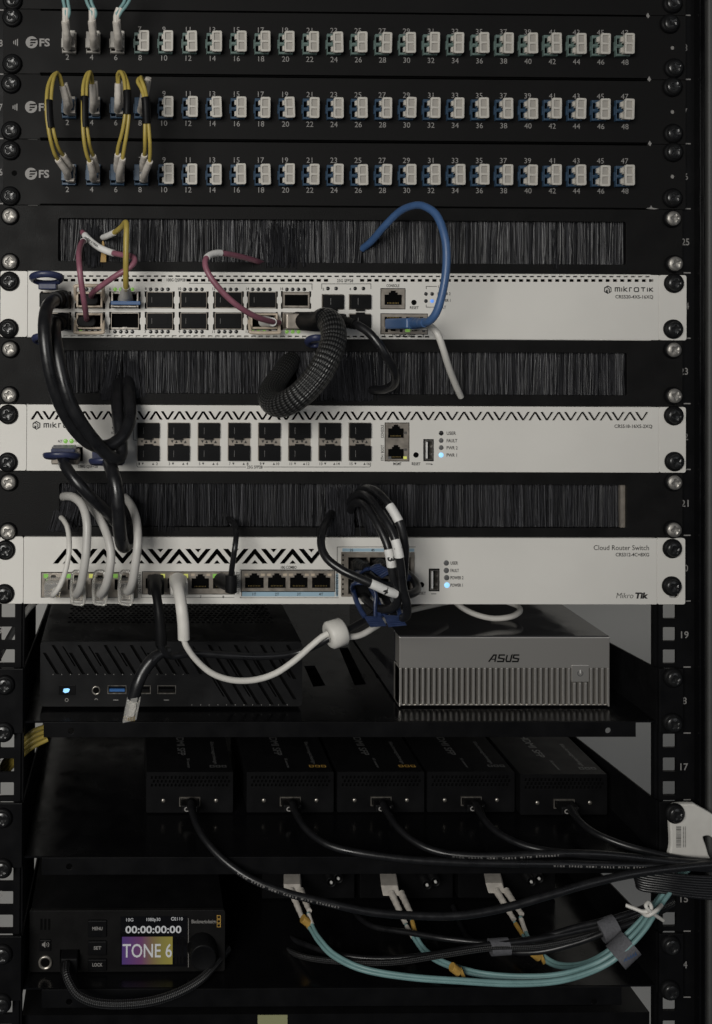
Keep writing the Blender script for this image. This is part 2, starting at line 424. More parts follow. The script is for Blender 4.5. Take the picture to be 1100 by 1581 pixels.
mb = MB(); mb.box(XR_out+.0, XR_out+1.8, -3.5, 18, ZB, ZT, 'gloss'); mb.build('rail_flange', rack, bevel=.6)
mb = MB(); mb.box(XL_out-2, XL_out, -3.5, 60, ZB, ZT, 'gloss'); mb.build('rail_flange', rack, bevel=.6)
mb = MB(); mb.box(XR_out+2.4, W(1091, 800, 8)[0], -6, 12, ZB, ZT, 'gloss'); mb.build('corner_post', rack, bevel=1.5)
mb = MB(); mb.box(W(1094.5, 800, 0)[0], W(1094.5, 800, 0)[0]+60, 0, 25, ZB, ZT, 'cabinet'); mb.build('outer_frame', rack, bevel=1.5)
mb = MB(); mb.box(XL_in+6, XR_in-8, 345, 348, ZB, zU(3), 'black_smooth'); mb.build('rear_blocker', rack)  # unseen dark sheet, added to keep wall reflections off the lower trays
mb = MB(); mb.box(-234.7, XL_in-.5, 100, 104, ZB, zU(1)+2, 'black_smooth'); mb.build('rear_post', rack)
nums = {-8: ('28', 73, 1056), -7: ('27', 172, 1056), -6: ('26', 272, 1057), -5: ('25', 373, 1059), -4: ('24', 472, 1058.5), -3: ('23', 573, 1057),
        -2: ('22', 674, 1057), -1: ('21', 777, 1058), 0: ('20', 877, 1057), 1: ('19', 980, 1058), 2: ('18', 1082, 1055), 3: ('17', 1184, 1057),
        4: ('16', 1287, 1057), 5: ('15', 1388, 1057), 6: ('14', 1490, 1056)}
for u, (s, y, x) in nums.items():
    for xx, yy in ((x, y), (-2, y-7)):
        mb = MB(); text(mb, s, xx, yy, 10.5, -2.3, 'printfs', wpx=12, bold=.012); mb.build('unit_number', rack)
for y in [23, 122, 221.5, 322, 421, 522, 623, 724.7, 826.5, 928, 1030, 1132, 1235, 1337, 1438, 1540]:
    for q in ((1056, y-.9, 1067, y+.9), (-6, y-8.9, 6, y-7.1)):
        x0, x1, z0, z1 = RC4(*q, -2.3)
        mb = MB(); mb.add([(x0, 2.3, z0), (x1, 2.3, z0), (x1, 2.3, z1), (x0, 2.3, z1)], [(0, 1, 2, 3)], 'printfs'); mb.build('unit_tick', rack)
# right inner side sheet of the rack, far back
# the light grey cabinet edge / wall strip right of the post is the wall itself

# ================================================================== screws
def screw_head(mb, R, m, H=2.6, rec=1.5):
    nr, na = 15, 56; vs = []; fs = []
    for i in range(nr+1):
        r = R*i/nr
        for k in range(na):
            t = 2*pi*k/na; x, z = r*math.cos(t), r*math.sin(t)
            h = H*math.sqrt(max(0, 1-(r/R)**2*.86)) if i < nr else .2
            aw = R*.13+max(0, .26*R-r*.42)
            if (min(abs(x), abs(z)) < aw) and r < R*.58: h -= rec*(1-.6*(r/(R*.58)))
            vs.append((x, -h, z))
    for i in range(nr):
        for k in range(na): fs.append((i*na+k, i*na+(k+1) % na, (i+1)*na+(k+1) % na, (i+1)*na+k))
    mb.add(vs, fs, m, True)
    return mb
def make_screw(black=True):
    mb = MB(); screw_head(mb, 5.3 if black else 5.1, 'bscrew' if black else 'screw')
    o = mb.build('screw', None, (0, 0, 0), local=True)
    wb = MB(); wb.lathe((0, .0, 0), [(6.7 if black else 6.1, -2.5), (6.9 if black else 6.3, -1.2), (6.2 if black else 5.8, -.1), (5.4, .35), (4.2, .2)], 'plug', 30)
    wo = wb.build('washer', o, (0, 0, 0), local=True)
    return o
scr = {True: make_screw(True), False: make_screw(False)}
used = {True: False, False: False}
def put_screw(px, py, d, parent, black=True):
    c = P(px, py, d+2.5); rot = (random.uniform(-.05, .05), random.uniform(0, pi), random.uniform(-.05, .05))
    if not used[black]:
        used[black] = True; o = scr[black]; o.parent = parent; o.location = (c-ORG[parent])*MM; o.rotation_euler = rot; ORG[o] = c; return o
    return dup(scr[black], parent, c, rot)

# ================================================================== fibre patch panels
EARL, EARR = -241.3, 241.3
def adapter_proto(kind):
    """duplex LC adapter; local origin = centre of its flange on the panel face"""
    base = {'b': 'bluebase', 't': 'tealbase', 'w': 'beigebase'}[kind]
    mb = MB(); W2, H2 = 4.9, 7.3
    holes = [rect(-4.4, -1.5, .9, 5.2), rect(-4.4, -1.5, -5.6, -1.3), rect(-.6, 3.9, .5, 6.2), rect(-.6, 3.9, -6.2, -.5)]
    plate(mb, rect(-W2, W2, -H2, H2), holes, -3.2, 3.0, base)
    mb.box(-4.5, 4.5, -.19, 3.0, -6.9, 6.9, 'void')
    mb.box(-W2-.7, -W2, -2.4, -.1, -3.2, 3.2, base)
    mb.box(-4.5, -1.0, -4.0, -3.2, -.8, .9, base); mb.box(-4.7, 4.7, -3.9, -3.2, -7.2, -6.5, base)
    return mb
def dust_cap_proto():
    mb = MB()
    holes = [rrect(-.5, 4.0, .55, 5.9, .5, 2), rrect(-.5, 4.0, -5.9, -.55, .5, 2)]
    plate(mb, rrect(-1.4, 5.0, -7.0, 7.0, .9, 3), holes, -8.9, 1.8, 'cap', bev=.25)
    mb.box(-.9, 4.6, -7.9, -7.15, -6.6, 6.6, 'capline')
    for s in (1, -1):
        mb.box(-1.1, 4.7, -7.2, -3.2, min(s*1.2, s*6.4), max(s*1.2, s*6.4), 'cap')
    mb.box(-2.6, -1.12, -5.4, -3.6, -5.6, -2.2, 'cap'); mb.box(-2.6, -1.12, -5.4, -3.6, 2.2, 5.6, 'cap')
    return mb
def connector_housing(kind):
    m = {'b': 'bluebase', 't': 'beigebase'}[kind]; mb = MB()
    mb.box(-4.8, -1.2, -7.4, -3.2, -4.6, 6.6, m); mb.box(-4.8, 4.8, -4.2, -3.2, -7.1, -6.3, m)
    mb.box(-1.0, 4.6, -12, -3.2, -5.8, -.4, 'cap' if kind == 't' else 'boot'); mb.box(-1.0, 4.6, -12, -3.2, .4, 5.8, 'cap' if kind == 't' else 'boot')
    mb.box(-.4, 4.0, -13.2, -9, -3.8, 3.8, m)
    return mb
FD = 1.6
protos = {}
rows = [  # u, adapter kind, y of adapter centre at left & right, first capped port, label ys, letters offset
    (-8, 't', (67.3, 72.5), 8, (43.5, 50), (87.5, 95.5), 65),
    (-7, 'b', (167.5, 172), 10, (143, 148.5), (188.5, 195), 165),
    (-6, 'b', (270.3, 273), 10, (246, 248), (292, 294.5), 268)]
capo = None
for ri, (u, kind, yc, first, yl1, yl2, ylogo) in enumerate(rows):
    zt, zb = zU(u)-.35, zU(u+1)+.35
    lab = ['black fibre patch panel with aqua adapters, topmost of the three numbered',
           'black fibre patch panel with blue adapters, middle of the three numbered panels',
           'black fibre patch panel with blue adapters, directly above the first brush panel'][ri]
    pp = thing('patch_panel', lab, 'patch panel', (0, -FD, zb), 'numbered fibre patch panels')
    mb = MB(); holes = []
    xl, xr = W(6, ylogo, 0)[0], W(1057, ylogo, 0)[0]
    for n in range(2, 50, 2):
        t = (n-2)/46; zc = W(600, yc[0]+(yc[1]-yc[0])*t, FD)[1]
        zc = W(105+t*860, yc[0]+(yc[1]-yc[0])*t, FD)[1]
        xc = W(107.4+(n-2)/2*37.02, yc[0], FD)[0]
        holes.append((n, xc, zc))
    # stepped outline: narrow slots between neighbouring panels stop short of the ears
    xa, xb = W(62, ylogo, FD)[0], W(1001, ylogo, FD)[0]
    out = [(xl, zb), (xa, zb), (xa, zb+.9), (xb, zb+.9), (xb, zb), (xr, zb), (xr, zt), (xb, zt), (xb, zt-.9), (xa, zt-.9), (xa, zt), (xl, zt)]
    oh = [circ(*W(1039.5, [73, 172, 272][ri], FD), 1.7)]
    plate(mb, out, oh, -FD, FD, 'blackface', bev=.2)
    mb.build('faceplate', pp)
    mb = MB(); mb.box(xa-2, xb+8, 1.2, 60, zb+.05, zt-.05, 'void'); mb.build('housing', pp)
    # light metal seen through the round ear hole and pale polygons painting glints through the slot's end
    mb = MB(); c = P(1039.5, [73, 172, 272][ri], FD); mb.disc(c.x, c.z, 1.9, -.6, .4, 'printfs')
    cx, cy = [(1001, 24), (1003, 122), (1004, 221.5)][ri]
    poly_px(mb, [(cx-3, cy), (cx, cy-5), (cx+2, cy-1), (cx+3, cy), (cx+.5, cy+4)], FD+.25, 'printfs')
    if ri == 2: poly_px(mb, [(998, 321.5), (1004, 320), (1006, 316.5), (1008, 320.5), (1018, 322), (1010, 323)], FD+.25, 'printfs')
    mb.build('hole_metal_and_gap_glint', pp)
    # lettering
    mb = MB()
    for n, xc, zc in holes:
        t = (n-2)/46; x = 104+t*861.5
        text(mb, str(n), x, yl2[0]+(yl2[1]-yl2[0])*t, 8.3, FD+.3, 'printfs')
        if n >= first or (n == 8 and ri == 0): text(mb, str(n-1), x-.5, yl1[0]+(yl1[1]-yl1[0])*t, 8.3, FD+.3, 'printfs')
    if ri == 2: text(mb, '7', 217, 246, 8.3, FD+.3, 'printfs')
    xo = [0, -1, -1][ri]
    cpt = W(49+xo, ylogo, FD); mb.add([(x, -FD-.28, z) for x, z in circ(*cpt, 4.2, 32)], [tuple(range(32))], 'printfs')
    for k, (dx, dy, wd, hh) in enumerate(((2.5, -4, 11, 2.6), (1.5, .3, 9, 2.4), (-1, 4.2, 5, 2.4))):
        poly_px(mb, [(49+xo+dx-wd/2, ylogo+dy+hh/2), (49+xo+dx-wd/2+1.5, ylogo+dy-hh/2), (49+xo+dx+wd/2+1, ylogo+dy-hh/2), (49+xo+dx+wd/2-1, ylogo+dy+hh/2)], FD+.36, 'blackface')
    text(mb, 'FS', 69+xo, ylogo, 11.5, FD+.3, 'printfs', wpx=16, bold=.03)
    if ri < 2:
        for k in range(3):
            hh = 2.2+k*1.4
            poly_px(mb, [(20.5+xo+k*2.9, ylogo-hh), (22+xo+k*2.9, ylogo-hh-.6), (22+xo+k*2.9, ylogo+hh+.6), (20.5+xo+k*2.9, ylogo+hh)], FD+.3, 'printfs')
    mb.build('printed_lettering', pp)
    if ri == 2:
        mb = MB(); c = P(22, 267, FD+.2); mb.disc(c.x, c.z, 1.9, -FD-.2, -FD+.05, 'void'); mb.build('hole', pp)
    for n, xc, zc in holes:
        key = kind if n >= first else kind+'c'
        at = Vector((xc, -FD, zc))
        if key not in protos:
            o = adapter_proto(kind if key[-1] != 'c' else ('b' if kind == 'b' else 'w')).build('adapter', pp, at, local=True, bevel=.15, seg=1); protos[key] = o
            if key[-1] == 'c': connector_housing(kind).build('connector_housing', o, at, local=True, bevel=.3)
            else:
                if capo is None: capo = dust_cap_proto().build('dust_cap', o, at, local=True, bevel=.12, seg=1)
                else: dup(capo, o, at)
        else:
            q = dup(protos[key], pp, at)
            for ch in q.children: ch.rotation_euler = (random.gauss(0, .012), random.gauss(0, .016), random.gauss(0, .02)); ch.location = (random.gauss(0, .1)*MM, 0, random.gauss(0, .12)*MM)
    ys = [(25, 97, 30, 104), (128, 201, 133, 206), (231, 302, 236, 306)][ri]
    for x, y in ((18-ri*1.5, ys[0]), (18-ri*1.5, ys[1]), ([1037, 1041, 1042][ri], [35, 133, 234][ri]), ([1043, 1042, 1041][ri], [104, 205, 305][ri])):
        put_screw(x, y, FD, pp)
# panel cut off by the top of the photo
ptop = thing('blank_panel', 'black blank panel cut off by the top edge, above the numbered patch panels', 'panel', (0, -FD, zU(-8)))
mb = MB(); plate(mb, rect(W(6, 10, 0)[0], W(1057, 10, 0)[0], zU(-8)+.35, zU(-9)-.3), [], -FD, FD, 'blackface', bev=.2); mb.box(-228, 226, 2, 60, zU(-8)-3, zU(-9)-3, 'void'); mb.build('faceplate', ptop)
put_screw(19, -1, FD, ptop); put_screw(1041, 4, FD, ptop)

# ================================================================== brush panels
def brush(u, op, screws, pushes, label, n_hair=1450, seed=1, spill=()):
    rnd = random.Random(seed); zt, zb = zU(u)-.3, zU(u+1)+.3
    bp = thing('brush_panel', label, 'brush panel', (0, -1.5, zb), 'brush cable entry panels')
    x0, x1, z0, z1 = RC4(*op, 1.5)
    mb = MB(); plate(mb, rect(EARL-.5, EARR-1, zb, zt), [rrect(x0, x1, z0, z1, 1.6, 4)], -1.5, 1.5, 'black', bev=.2)
    mb.build('faceplate', bp)
    # folded rim behind the opening and the dark clamping rails
    mb = MB(); mb.ring(x0-1.2, x1+1.2, z0-1.2, z1+1.2, 1.2, 0.02, 9, 'black_smooth')
    mb.box(x0-4, x1+4, 9, 12, z0-6, z1+6, 'void'); mb.build('backing', bp)
    if u == -1:
        mb = MB(); mb.box(x1-3.4, x1-.1, 1.0, 6, z0+.1, z1-.1, 'cage'); mb.build('lit_end_wall', bp)  # end wall of the opening, its lit look put into a pale colour
    mb = MB(); span = x1-x0
    def hair(x, y, ln_bottom, tilt, r):
        off = 0
        for (c, wd, amp) in pushes:
            q = (x-c)/wd
            if abs(q) < 3: off += .5*amp*math.exp(-q*q)*(1 if q > 0 else -1)
        nseg = 4; a = rnd.uniform(0, 2*pi); wob = rnd.gauss(0, .35); pts = []
        for k in range(nseg+1):
            t = k/nseg; z = z1+1.5-(z1+1.5-ln_bottom)*t
            pts.append((x+tilt*t+off*t**1.6+wob*math.sin(t*pi), y+rnd.uniform(-.1, .1), z))
        vs = []
        for k, p in enumerate(pts):
            for j in range(3):
                t = a+2*pi*j/3; vs.append((p[0]+r*math.cos(t), p[1]+r*math.sin(t), p[2]))
        fs = [(k*3+j, k*3+(j+1) % 3, k*3+3+(j+1) % 3, k*3+3+j) for k in range(nseg) for j in range(3)]
        mb.add(vs, fs, 'bristle')
    for L, (y, cnt, r) in enumerate(((7.2, n_hair, .24), (5.4, int(n_hair*1.2), .19), (3.6, int(n_hair*1.2), .16), (2.2, n_hair//2, .14))):
        clump = 0
        for i in range(cnt):
            x = x0+span*(i+rnd.random())/cnt
            clump = clump*.97+rnd.gauss(0, .12)
            xx = x+tiltlim(clump+rnd.gauss(0, .35))
            t = clump+rnd.gauss(0, .55)
            # keep inside the opening
            t = max(x0-x+.3, min(x1-x-.3, t))
            hair(x, y+rnd.uniform(-.5, .5), z0-.8 if L < 3 else z0+rnd.uniform(-.4, 1.2), t, r)
    mb.build('bristles', bp)
    if spill:
        for (c, wd, cnt, drop, lean) in spill:
            mb = MB()
            for i in range(int(cnt*1.5)):
                x = c+rnd.gauss(0, wd*.5); r = .21; zz = z1-rnd.uniform(2, 10); nseg = 4
                bot = z0-drop*rnd.uniform(.4, 1.05); t2 = lean+rnd.gauss(0, 1.2); pts = []
                for k in range(nseg+1):
                    t = k/nseg; pts.append((x+t2*t**1.3, 2.0-4.6*min(1, t*1.5), zz+(bot-zz)*t))
                vs = []
                for p in pts:
                    for j in range(3): a = 2*pi*j/3; vs.append((p[0]+r*math.cos(a), p[1]+r*math.sin(a), p[2]))
                mb.add(vs, [(k*3+j, k*3+(j+1) % 3, k*3+3+(j+1) % 3, k*3+3+j) for k in range(nseg) for j in range(3)], 'bristle')
            mb.build('stray_bristles', bp)
    for i, (x, y) in enumerate(screws): put_screw(x, y, 1.5, bp, black=False)
    return bp
def tiltlim(v): return max(-1.5, min(1.5, v))
def bx(px, py=380): return W(px, py, 0)[0]
brush(-5, (89.5, 339, 968, 406), [(15, 333), (15, 404), (1040, 337), (1043, 407)],
      [(bx(126), 6, 9), (bx(160), 5, 5), (bx(402), 7, 4), (bx(562), 3, 4)],
      'black brush panel between the lowest patch panel and the uppermost white switch', seed=11,
      spill=[(bx(140), 6, 34, 4.5, 1), (bx(433), 16, 40, 4, 1), (bx(855), 1, 3, 5, 0)])
brush(-3, (97, 542.5, 969.5, 609), [(15, 539), (14, 610), (1041, 540), (1042, 611)],
      [(bx(100), 6, 8), (bx(190), 6, 8), (bx(455), 15, 14), (bx(575), 5, 5)],
      'black brush panel between the upper and the middle white switch', seed=23,
      spill=[(bx(176), 5, 50, 5, -5), (bx(522), 15, 150, 4.6, 2), (bx(565), 8, 60, 4.6, 0), (bx(205), 6, 40, 3, 1.5)])
brush(-1, (91, 747, 969, 815), [(13, 745), (12, 821), (1042, 745), (1041, 818)],
      [(bx(104), 8, 8), (bx(196), 5, 6), (bx(357), 5, 3), (bx(512), 5, 4), (bx(548), 10, 10)],
      'black brush panel above the lowest white switch, with a pale end block at its right', seed=37,  # pale end block: the opening's end wall, its lit look put into the colour
      spill=[(bx(112), 8, 90, 3, -6), (bx(525), 10, 110, 6, 1), (bx(572), 6, 60, 5.5, 3), (bx(262), 10, 10, 4, 0)])
# ================================================================== white switches
SD = 2.5
def mk_ports_common(): pass
def lbl(mb, s, px, py, h=4.4, **k):
    k.setdefault('bold', .014); text(mb, s, px, py, h, SD+.22, 'print', **k)
def line_px(mb, pts, wpx=.8, d=None, m='print'):
    d = SD+.2 if d is None else d
    ribbon(mb, [W(x, y, d) for x, y in pts], wpx/SC, d, m)
def tri(mb, x, y, s, up, d=None, m='print'):
    d = SD+.22 if d is None else d; k = -1 if up else 1
    c = P(x, y, d); h = s/SC
    mb.add([(c.x-h, -d, c.z+h*k), (c.x+h, -d, c.z+h*k), (c.x, -d, c.z-h*k)], [(0, 1, 2)], m)
def led(parent, px, py, r, m, d=None, name='indicator_light'):
    d = SD if d is None else d
    mb = MB(); c = P(px, py, d); mb.lathe((0, 0, 0), [(r, -.25), (r, .1), (r*.7, .35), (r*.2, .42)], m, 16)
    return mb.build(name, parent, c, local=True)
_ledp = {}
def leds(parent, lst, r=1.35, d=None):
    d = SD if d is None else d
    for px, py, m in lst:
        k = (m, r, d)
        if k not in _ledp: _ledp[k] = led(parent, px, py, r, m, d)
        else: dup(_ledp[k], parent, P(px, py, d))
def stroke_logo(mb, x, y, h, w_, d, wd=1.1):
    """the maker's lower-case word in thin strokes; x = left px, y = middle px, h px x-height, w_ total px"""
    L = [[[(0, 0), (0, 1), (.5, 1), (.5, 0)], [(.5, 1), (1, 1), (1, 0)]], [[(0, 0), (0, 1)]],
         [[(0, 0), (0, 1.35)], [(.75, 1), (.1, .5), (.8, 0)]], [[(0, 0), (0, 1), (.55, 1)]],
         [[(.2, 0), (.9, 0), (1.05, .2), (1.05, .8), (.9, 1), (.2, 1), (.05, .8), (.05, .2), (.2, 0)]],
         [[(0, 1), (1, 1)], [(.5, .92), (.5, 0)]], [[(0, 0), (0, 1)]], [[(0, 0), (0, 1)], [(.75, 1), (.1, .5), (.8, 0)]]]
    Wd = [1.0, 0, .8, .55, 1.1, 1.0, 0, .8]; gap = .48; tot = sum(Wd)+gap*7; sx = w_/tot; cx = x; dd = 0
    for g, ww in zip(L, Wd):
        for st in g:
            dd = (dd+.02) % .08
            ribbon(mb, [W(cx+a*sx, y+h/2-b2*h, d+dd) for a, b2 in st], wd/SC, d+dd, 'print')
        cx += (ww+gap)*sx
def hexlogo(mb, x, y, r, d):
    c = W(x, y, d); R1 = r/SC
    mb.add([(c[0]+R1*math.sin(2*pi*k/6), -d, c[1]+R1*math.cos(2*pi*k/6)) for k in range(6)], [tuple(range(5, -1, -1))], 'print')
    q = R1
    for i, st in enumerate(([(-.55, -.42), (-.55, .2), (-.1, -.05)], [(-.45, .42), (.1, .1), (.1, -.75)], [(-.05, .62), (.55, .3), (.55, -.42)])):
        ribbon(mb, [(c[0]+a*q, c[1]+b2*q) for a, b2 in st], R1*.2, d+.06+i*.02, 'white')
def rj45_holes(x0, x1, z0, z1, latch_up=True):
    w_ = x1-x0; xm = (x0+x1)/2; h = z1-z0
    s = [(x0, z0), (x1, z0), (x1, z0+h*.72), (xm+w_*.26, z0+h*.72), (xm+w_*.26, z0+h*.87), (xm+w_*.15, z0+h*.87), (xm+w_*.15, z1), (xm-w_*.15, z1),
         (xm-w_*.15, z0+h*.87), (xm-w_*.26, z0+h*.87), (xm-w_*.26, z0+h*.72), (x0, z0+h*.72)]
    if not latch_up: s = [(x, z0+z1-z) for x, z in reversed(s)]
    return s
def rj45(parent, cells, frame, d=SD, latch_up=True, lamp=None, name='ethernet_port'):
    """frame and cells in photo pixels; one metal block with a jack opening per cell"""
    X0, X1, Z0, Z1 = RC4(*frame, d)
    mb = MB(); holes = []
    for c in cells:
        x0, x1, z0, z1 = RC4(*c, d); holes.append(rj45_holes(x0, x1, z0, z1, latch_up))
    plate(mb, rect(X0+.15, X1-.15, Z0+.15, Z1-.15), holes, -d-.25, 1.2, 'cage')
    mb.ring(X0-.35, X1+.35, Z0-.35, Z1+.35, .35, -d-.12, -d+2, 'void')
    o = mb.build(name, parent)
    mb = MB(); mb.box(X0+.3, X1-.3, -d+1, -d+10, Z0+.3, Z1-.3, 'void')
    for i, c in enumerate(cells):
        x0, x1, z0, z1 = RC4(*c, d)
        for k in range(8):
            xx = x0+(x1-x0)*(.2+.6*k/7); zz = z0+.9 if latch_up else z1-.9
            mb.box(xx-.17, xx+.17, -d+.7, -d+.96, min(zz, zz+.8), max(zz, zz+.8), 'gold')
    mb.build('jack_socket', o)
    return o
def switch_body(label, u, px_left_ear, px_l, px_r, px_right_ear, holes, rnd_right=True):
    zt, zb = zU(u)-.35, zU(u+1)+.35; zm = (ULINE[u][0]+ULINE[u+1][0])/2
    sw = thing('network_switch', label, 'network switch', (0, -SD, zb), 'white rack switches')
    xe0 = W(px_left_ear, zm, 2)[0]; xl = W(px_l, zm, SD)[0]; xr = W(px_r, zm, SD)[0]; xe1 = W(px_right_ear, zm, 2)[0]
    mb = MB(); plate(mb, rrect(xl, xr, zb, zt, .5, 2), holes, -SD, 1.2, 'white'); mb.build('faceplate', sw, bevel=.12, seg=1)
    zmid = (zt+zb)/2; hh = (zt-zb)/2
    for a, b2, xs in ((xe0, xl-.5, W(14, zm, 2)[0]), (xr+.5, xe1, W(1041, zm, 2)[0])):
        mb = MB(); plate(mb, rrect(a, b2, zb+.1, zt-.1, 1.3, 3), [rrect(xs-4, xs+4, zmid+s*hh*.70-2.6, zmid+s*hh*.70+2.6, 2.5, 4) for s in (-1, 1)], -SD+.2, 2.1, 'white', bev=.2)
        mb.build('mounting_ear', sw)
    mb = MB(); mb.box(xl+.6, xr-.6, 6, 240, zb+.6, zt-.6, 'void')
    mb.box(xl+.3, xr-.3, -.9, 240, zt-.9, zt-.1, 'white'); mb.box(xl+.3, xr-.3, -.9, 240, zb+.1, zb+.9, 'white')
    mb.box(xl+.3, xl+1.1, -.9, 240, zb+.95, zt-.95, 'white'); mb.box(xr-1.1, xr-.3, -.9, 240, zb+.95, zt-.95, 'white')
    mb.build('chassis', sw)
    return sw
def hpx(x0, y0, x1, y1):
    a = RC4(x0, y0, x1, y1, SD); return rect(*a)

# ------------------------------------------------------------------ upper switch (sixteen wide ports)
qx = {1: (63, 110), 2: (115.5, 162.5), 3: (168.5, 217.5), 4: (223.6, 270), 5: (276, 322.5), 6: (329, 377), 7: (381, 429.5), 8: (434, 481)}
holes = []
for k, x in enumerate([87+11.17*i for i in range(83)]):
    y = 432.3+k*.008
    if 252 < x+3 < 291 or 514 < x+3 < 551: continue
    holes.append(hpx(x, y-2.1, x+7, y+2.1))
for k, x in enumerate([92.5+11.17*i for i in range(82)]):
    y = 426.0+k*.01; holes.append(hpx(x, y-1.1, x+7, y+1.1))
for k, x in enumerate([98+11.17*i for i in range(51)]):
    y = 518.9+k*.022
    if 560 < x < 578: continue
    holes.append(hpx(x, y-1.5, x+7, y+1.3))
for c in range(1, 9):
    for (y0, y1) in ((449.5, 476.5), (481.5, 509.5)):
        a, b2, z0, z1 = RC4(qx[c][0], y0, qx[c][1], y1, SD); n1 = 1.6; h = z1-z0
        holes.append([(a+n1, z0+.3), (b2-n1, z0+.3), (b2-n1, z0), (b2, z0), (b2, z0+h*.28), (b2-.7, z0+h*.36), (b2-.7, z0+h*.64), (b2, z0+h*.72), (b2, z1),
                      (b2-n1, z1), (b2-n1, z1-.3), (a+n1, z1-.3), (a+n1, z1), (a, z1), (a, z0+h*.72), (a+.7, z0+h*.64), (a+.7, z0+h*.36), (a, z0+h*.28), (a, z0), (a+n1, z0)])
sfpA = [(497, 531), (539, 573)]
for (a, b2) in sfpA:
    for (y0, y1) in ((454, 478), (484, 507.5)): holes.append(hpx(a, y0, b2, y1))
holes.append(hpx(588.5, 445.5, 625.6, 476.5)); holes.append(hpx(588.5, 484.5, 660, 515.5))
sw1 = switch_body('white switch with sixteen wide ports on the left, second brush panel hanging below it', -4, 1, 43, 1018, 1060, holes)
for x, y in ((14, 434), (12.5, 507), (1043, 437), (1042, 508)): put_screw(x, y, SD-.5, sw1)
def qsfp(parent, c, row, kind):
    x0, x1, z0, z1 = RC4(qx[c][0]+3, (450.5, 483)[row], qx[c][1]-3, (475, 508)[row], SD)
    at = Vector(((x0+x1)/2, -SD, (z0+z1)/2)); w2, h2 = (x1-x0)/2, (z1-z0)/2
    mb = MB(); mb.ring(-w2, w2, -h2, h2, .35, -.35, 5, 'cage')
    mb.box(-w2+.4, w2-.4, 3, 6, -h2+.4, h2-.4, 'void')
    o = mb.build('cage_port', parent, at, local=True)
    if kind == 'dust':
        mb = MB(); mb.box(-w2+.45, w2-.45, -.9, 2.6, -h2+.8, h2-.4, 'plug'); mb.box(-w2*.62, -w2*.6, -1.05, -.85, -h2*.35, h2*.35, 'printgrey')
        mb.box(-w2*.45, w2*.62, -1.15, -.8, -h2*.5, h2*.55, 'plug')
        mb.build('dust_plug', o, at, local=True, bevel=.15)
    elif kind == 'open':
        mb = MB(); mb.box(-w2+.5, w2-.5, -.6, 2.4, -h2+.4, -h2+1.1, 'silver'); mb.box(-1.5, 1.5, -.9, -.5, -h2+.3, -h2+1.5, 'silver'); mb.build('cage_spring', o, at, local=True)
    elif kind == 'module':
        mb = MB(); mb.box(-w2+.5, w2-.5, -.5, 2.4, -h2+.5, h2-.5, 'cage'); mb.box(-w2+1.2, w2-1.2, -.8, -.3, -h2+1.5, h2-2, 'void')
        mb.build('module_front', o, at, local=True)
for c in range(3, 9):
    for row in (0, 1):
        if (c, row) in ((3, 0),): qsfp(sw1, c, row, 'none')
        elif (c, row) == (3, 1): qsfp(sw1, c, row, 'open')
        elif (c, row) == (8, 0): qsfp(sw1, c, row, 'module')
        elif (c, row) in ((7, 1), (8, 1)): qsfp(sw1, c, row, 'none')
        else: qsfp(sw1, c, row, 'dust')
for c in (1, 2):
    for row in (0, 1): qsfp(sw1, c, row, 'none')
for i, (a, b2) in enumerate(sfpA):
    for row, (y0, y1) in enumerate(((454.5, 477.5), (484.5, 507))):
        x0, x1, z0, z1 = RC4(a+.5, y0, b2-.5, y1, SD)
        if row == 1 and i == 0: continue
        mb = MB(); mb.ring(x0, x1, z0, z1, .3, -SD-.2, 3, 'cage'); o = mb.build('cage_port', sw1)
        mb = MB(); mb.box(x0+.8, x1-.1, -SD-2.2, 2, z0+.4, z1-.3, 'plug'); zz = z1-.3 if row else z0-1.2
        mb.box((x0+x1)/2-3, (x0+x1)/2+3, -SD-2.0, -SD-.4, zz, zz+1.4, 'plug')
        mb.box(x0+5.6, x0+5.8, -SD-2.35, -SD-2.1, z0+3.2, z1-2.6, 'printgrey'); mb.build('dust_plug', o, bevel=.25)
lst = []
for c in range(2, 9):
    for i in range(4):
        x = qx[c][0]+9.2+i*8.95
        top = 'ledoff'; bot = 'ledoff'
        if c == 3: top = 'ledg'
        if c == 2 and i == 0: bot = 'ledg'
        if c == 7 and i < 3: bot = 'ledg'
        if c == 8 and i < 3: bot = 'ledg'
        if not (c == 8 and i == 3): lst.append((x, 512, bot))
        lst.append((x, 446.5, top))
leds(sw1, lst)
leds(sw1, [(506.6, 445.2, 'ledoff'), (519.3, 445.2, 'ledoff'), (548.6, 445.2, 'ledoff'), (561.4, 445.2, 'ledoff'), (658, 453.6, 'ledoff'), (667.5, 453.6, 'ledoff'), (658, 464.6, 'ledoff'), (667.5, 464.6, 'ledb')])
leds(sw1, [(639.5, 466.8, 'void')], r=1.9)
mb = MB()
for c, s in ((2, '2'), (3, '4'), (4, '6'), (5, '10'), (6, '12'), (7, '14'), (8, '16')):
    if c == 4: s = '8'
    if c == 3: s = '6'
    if c == 2: s = '4'
    lbl(mb, s, qx[c][0]+1.5, 445.5, 4)
for c, s in ((2, '3'), (3, '5'), (4, '7'), (5, '9'), (6, '11'), (7, '13')): lbl(mb, s, qx[c][0]+1, 512, 4)
lbl(mb, '2', 499.5, 446, 4); lbl(mb, '4', 541, 446, 4)
lbl(mb, '100G QSFP28', 272, 432, 4.6, wpx=29); lbl(mb, '25G SFP28', 533, 433, 4.6, wpx=25)
line_px(mb, [(482, 447), (482, 438), (292, 437)]); line_px(mb, [(497, 446), (497, 438), (573, 438), (573, 446)])
lbl(mb, 'CONSOLE', 607, 440.8, 4.4, wpx=20); lbl(mb, 'RESET', 640, 474.8, 4.2, wpx=13.5)
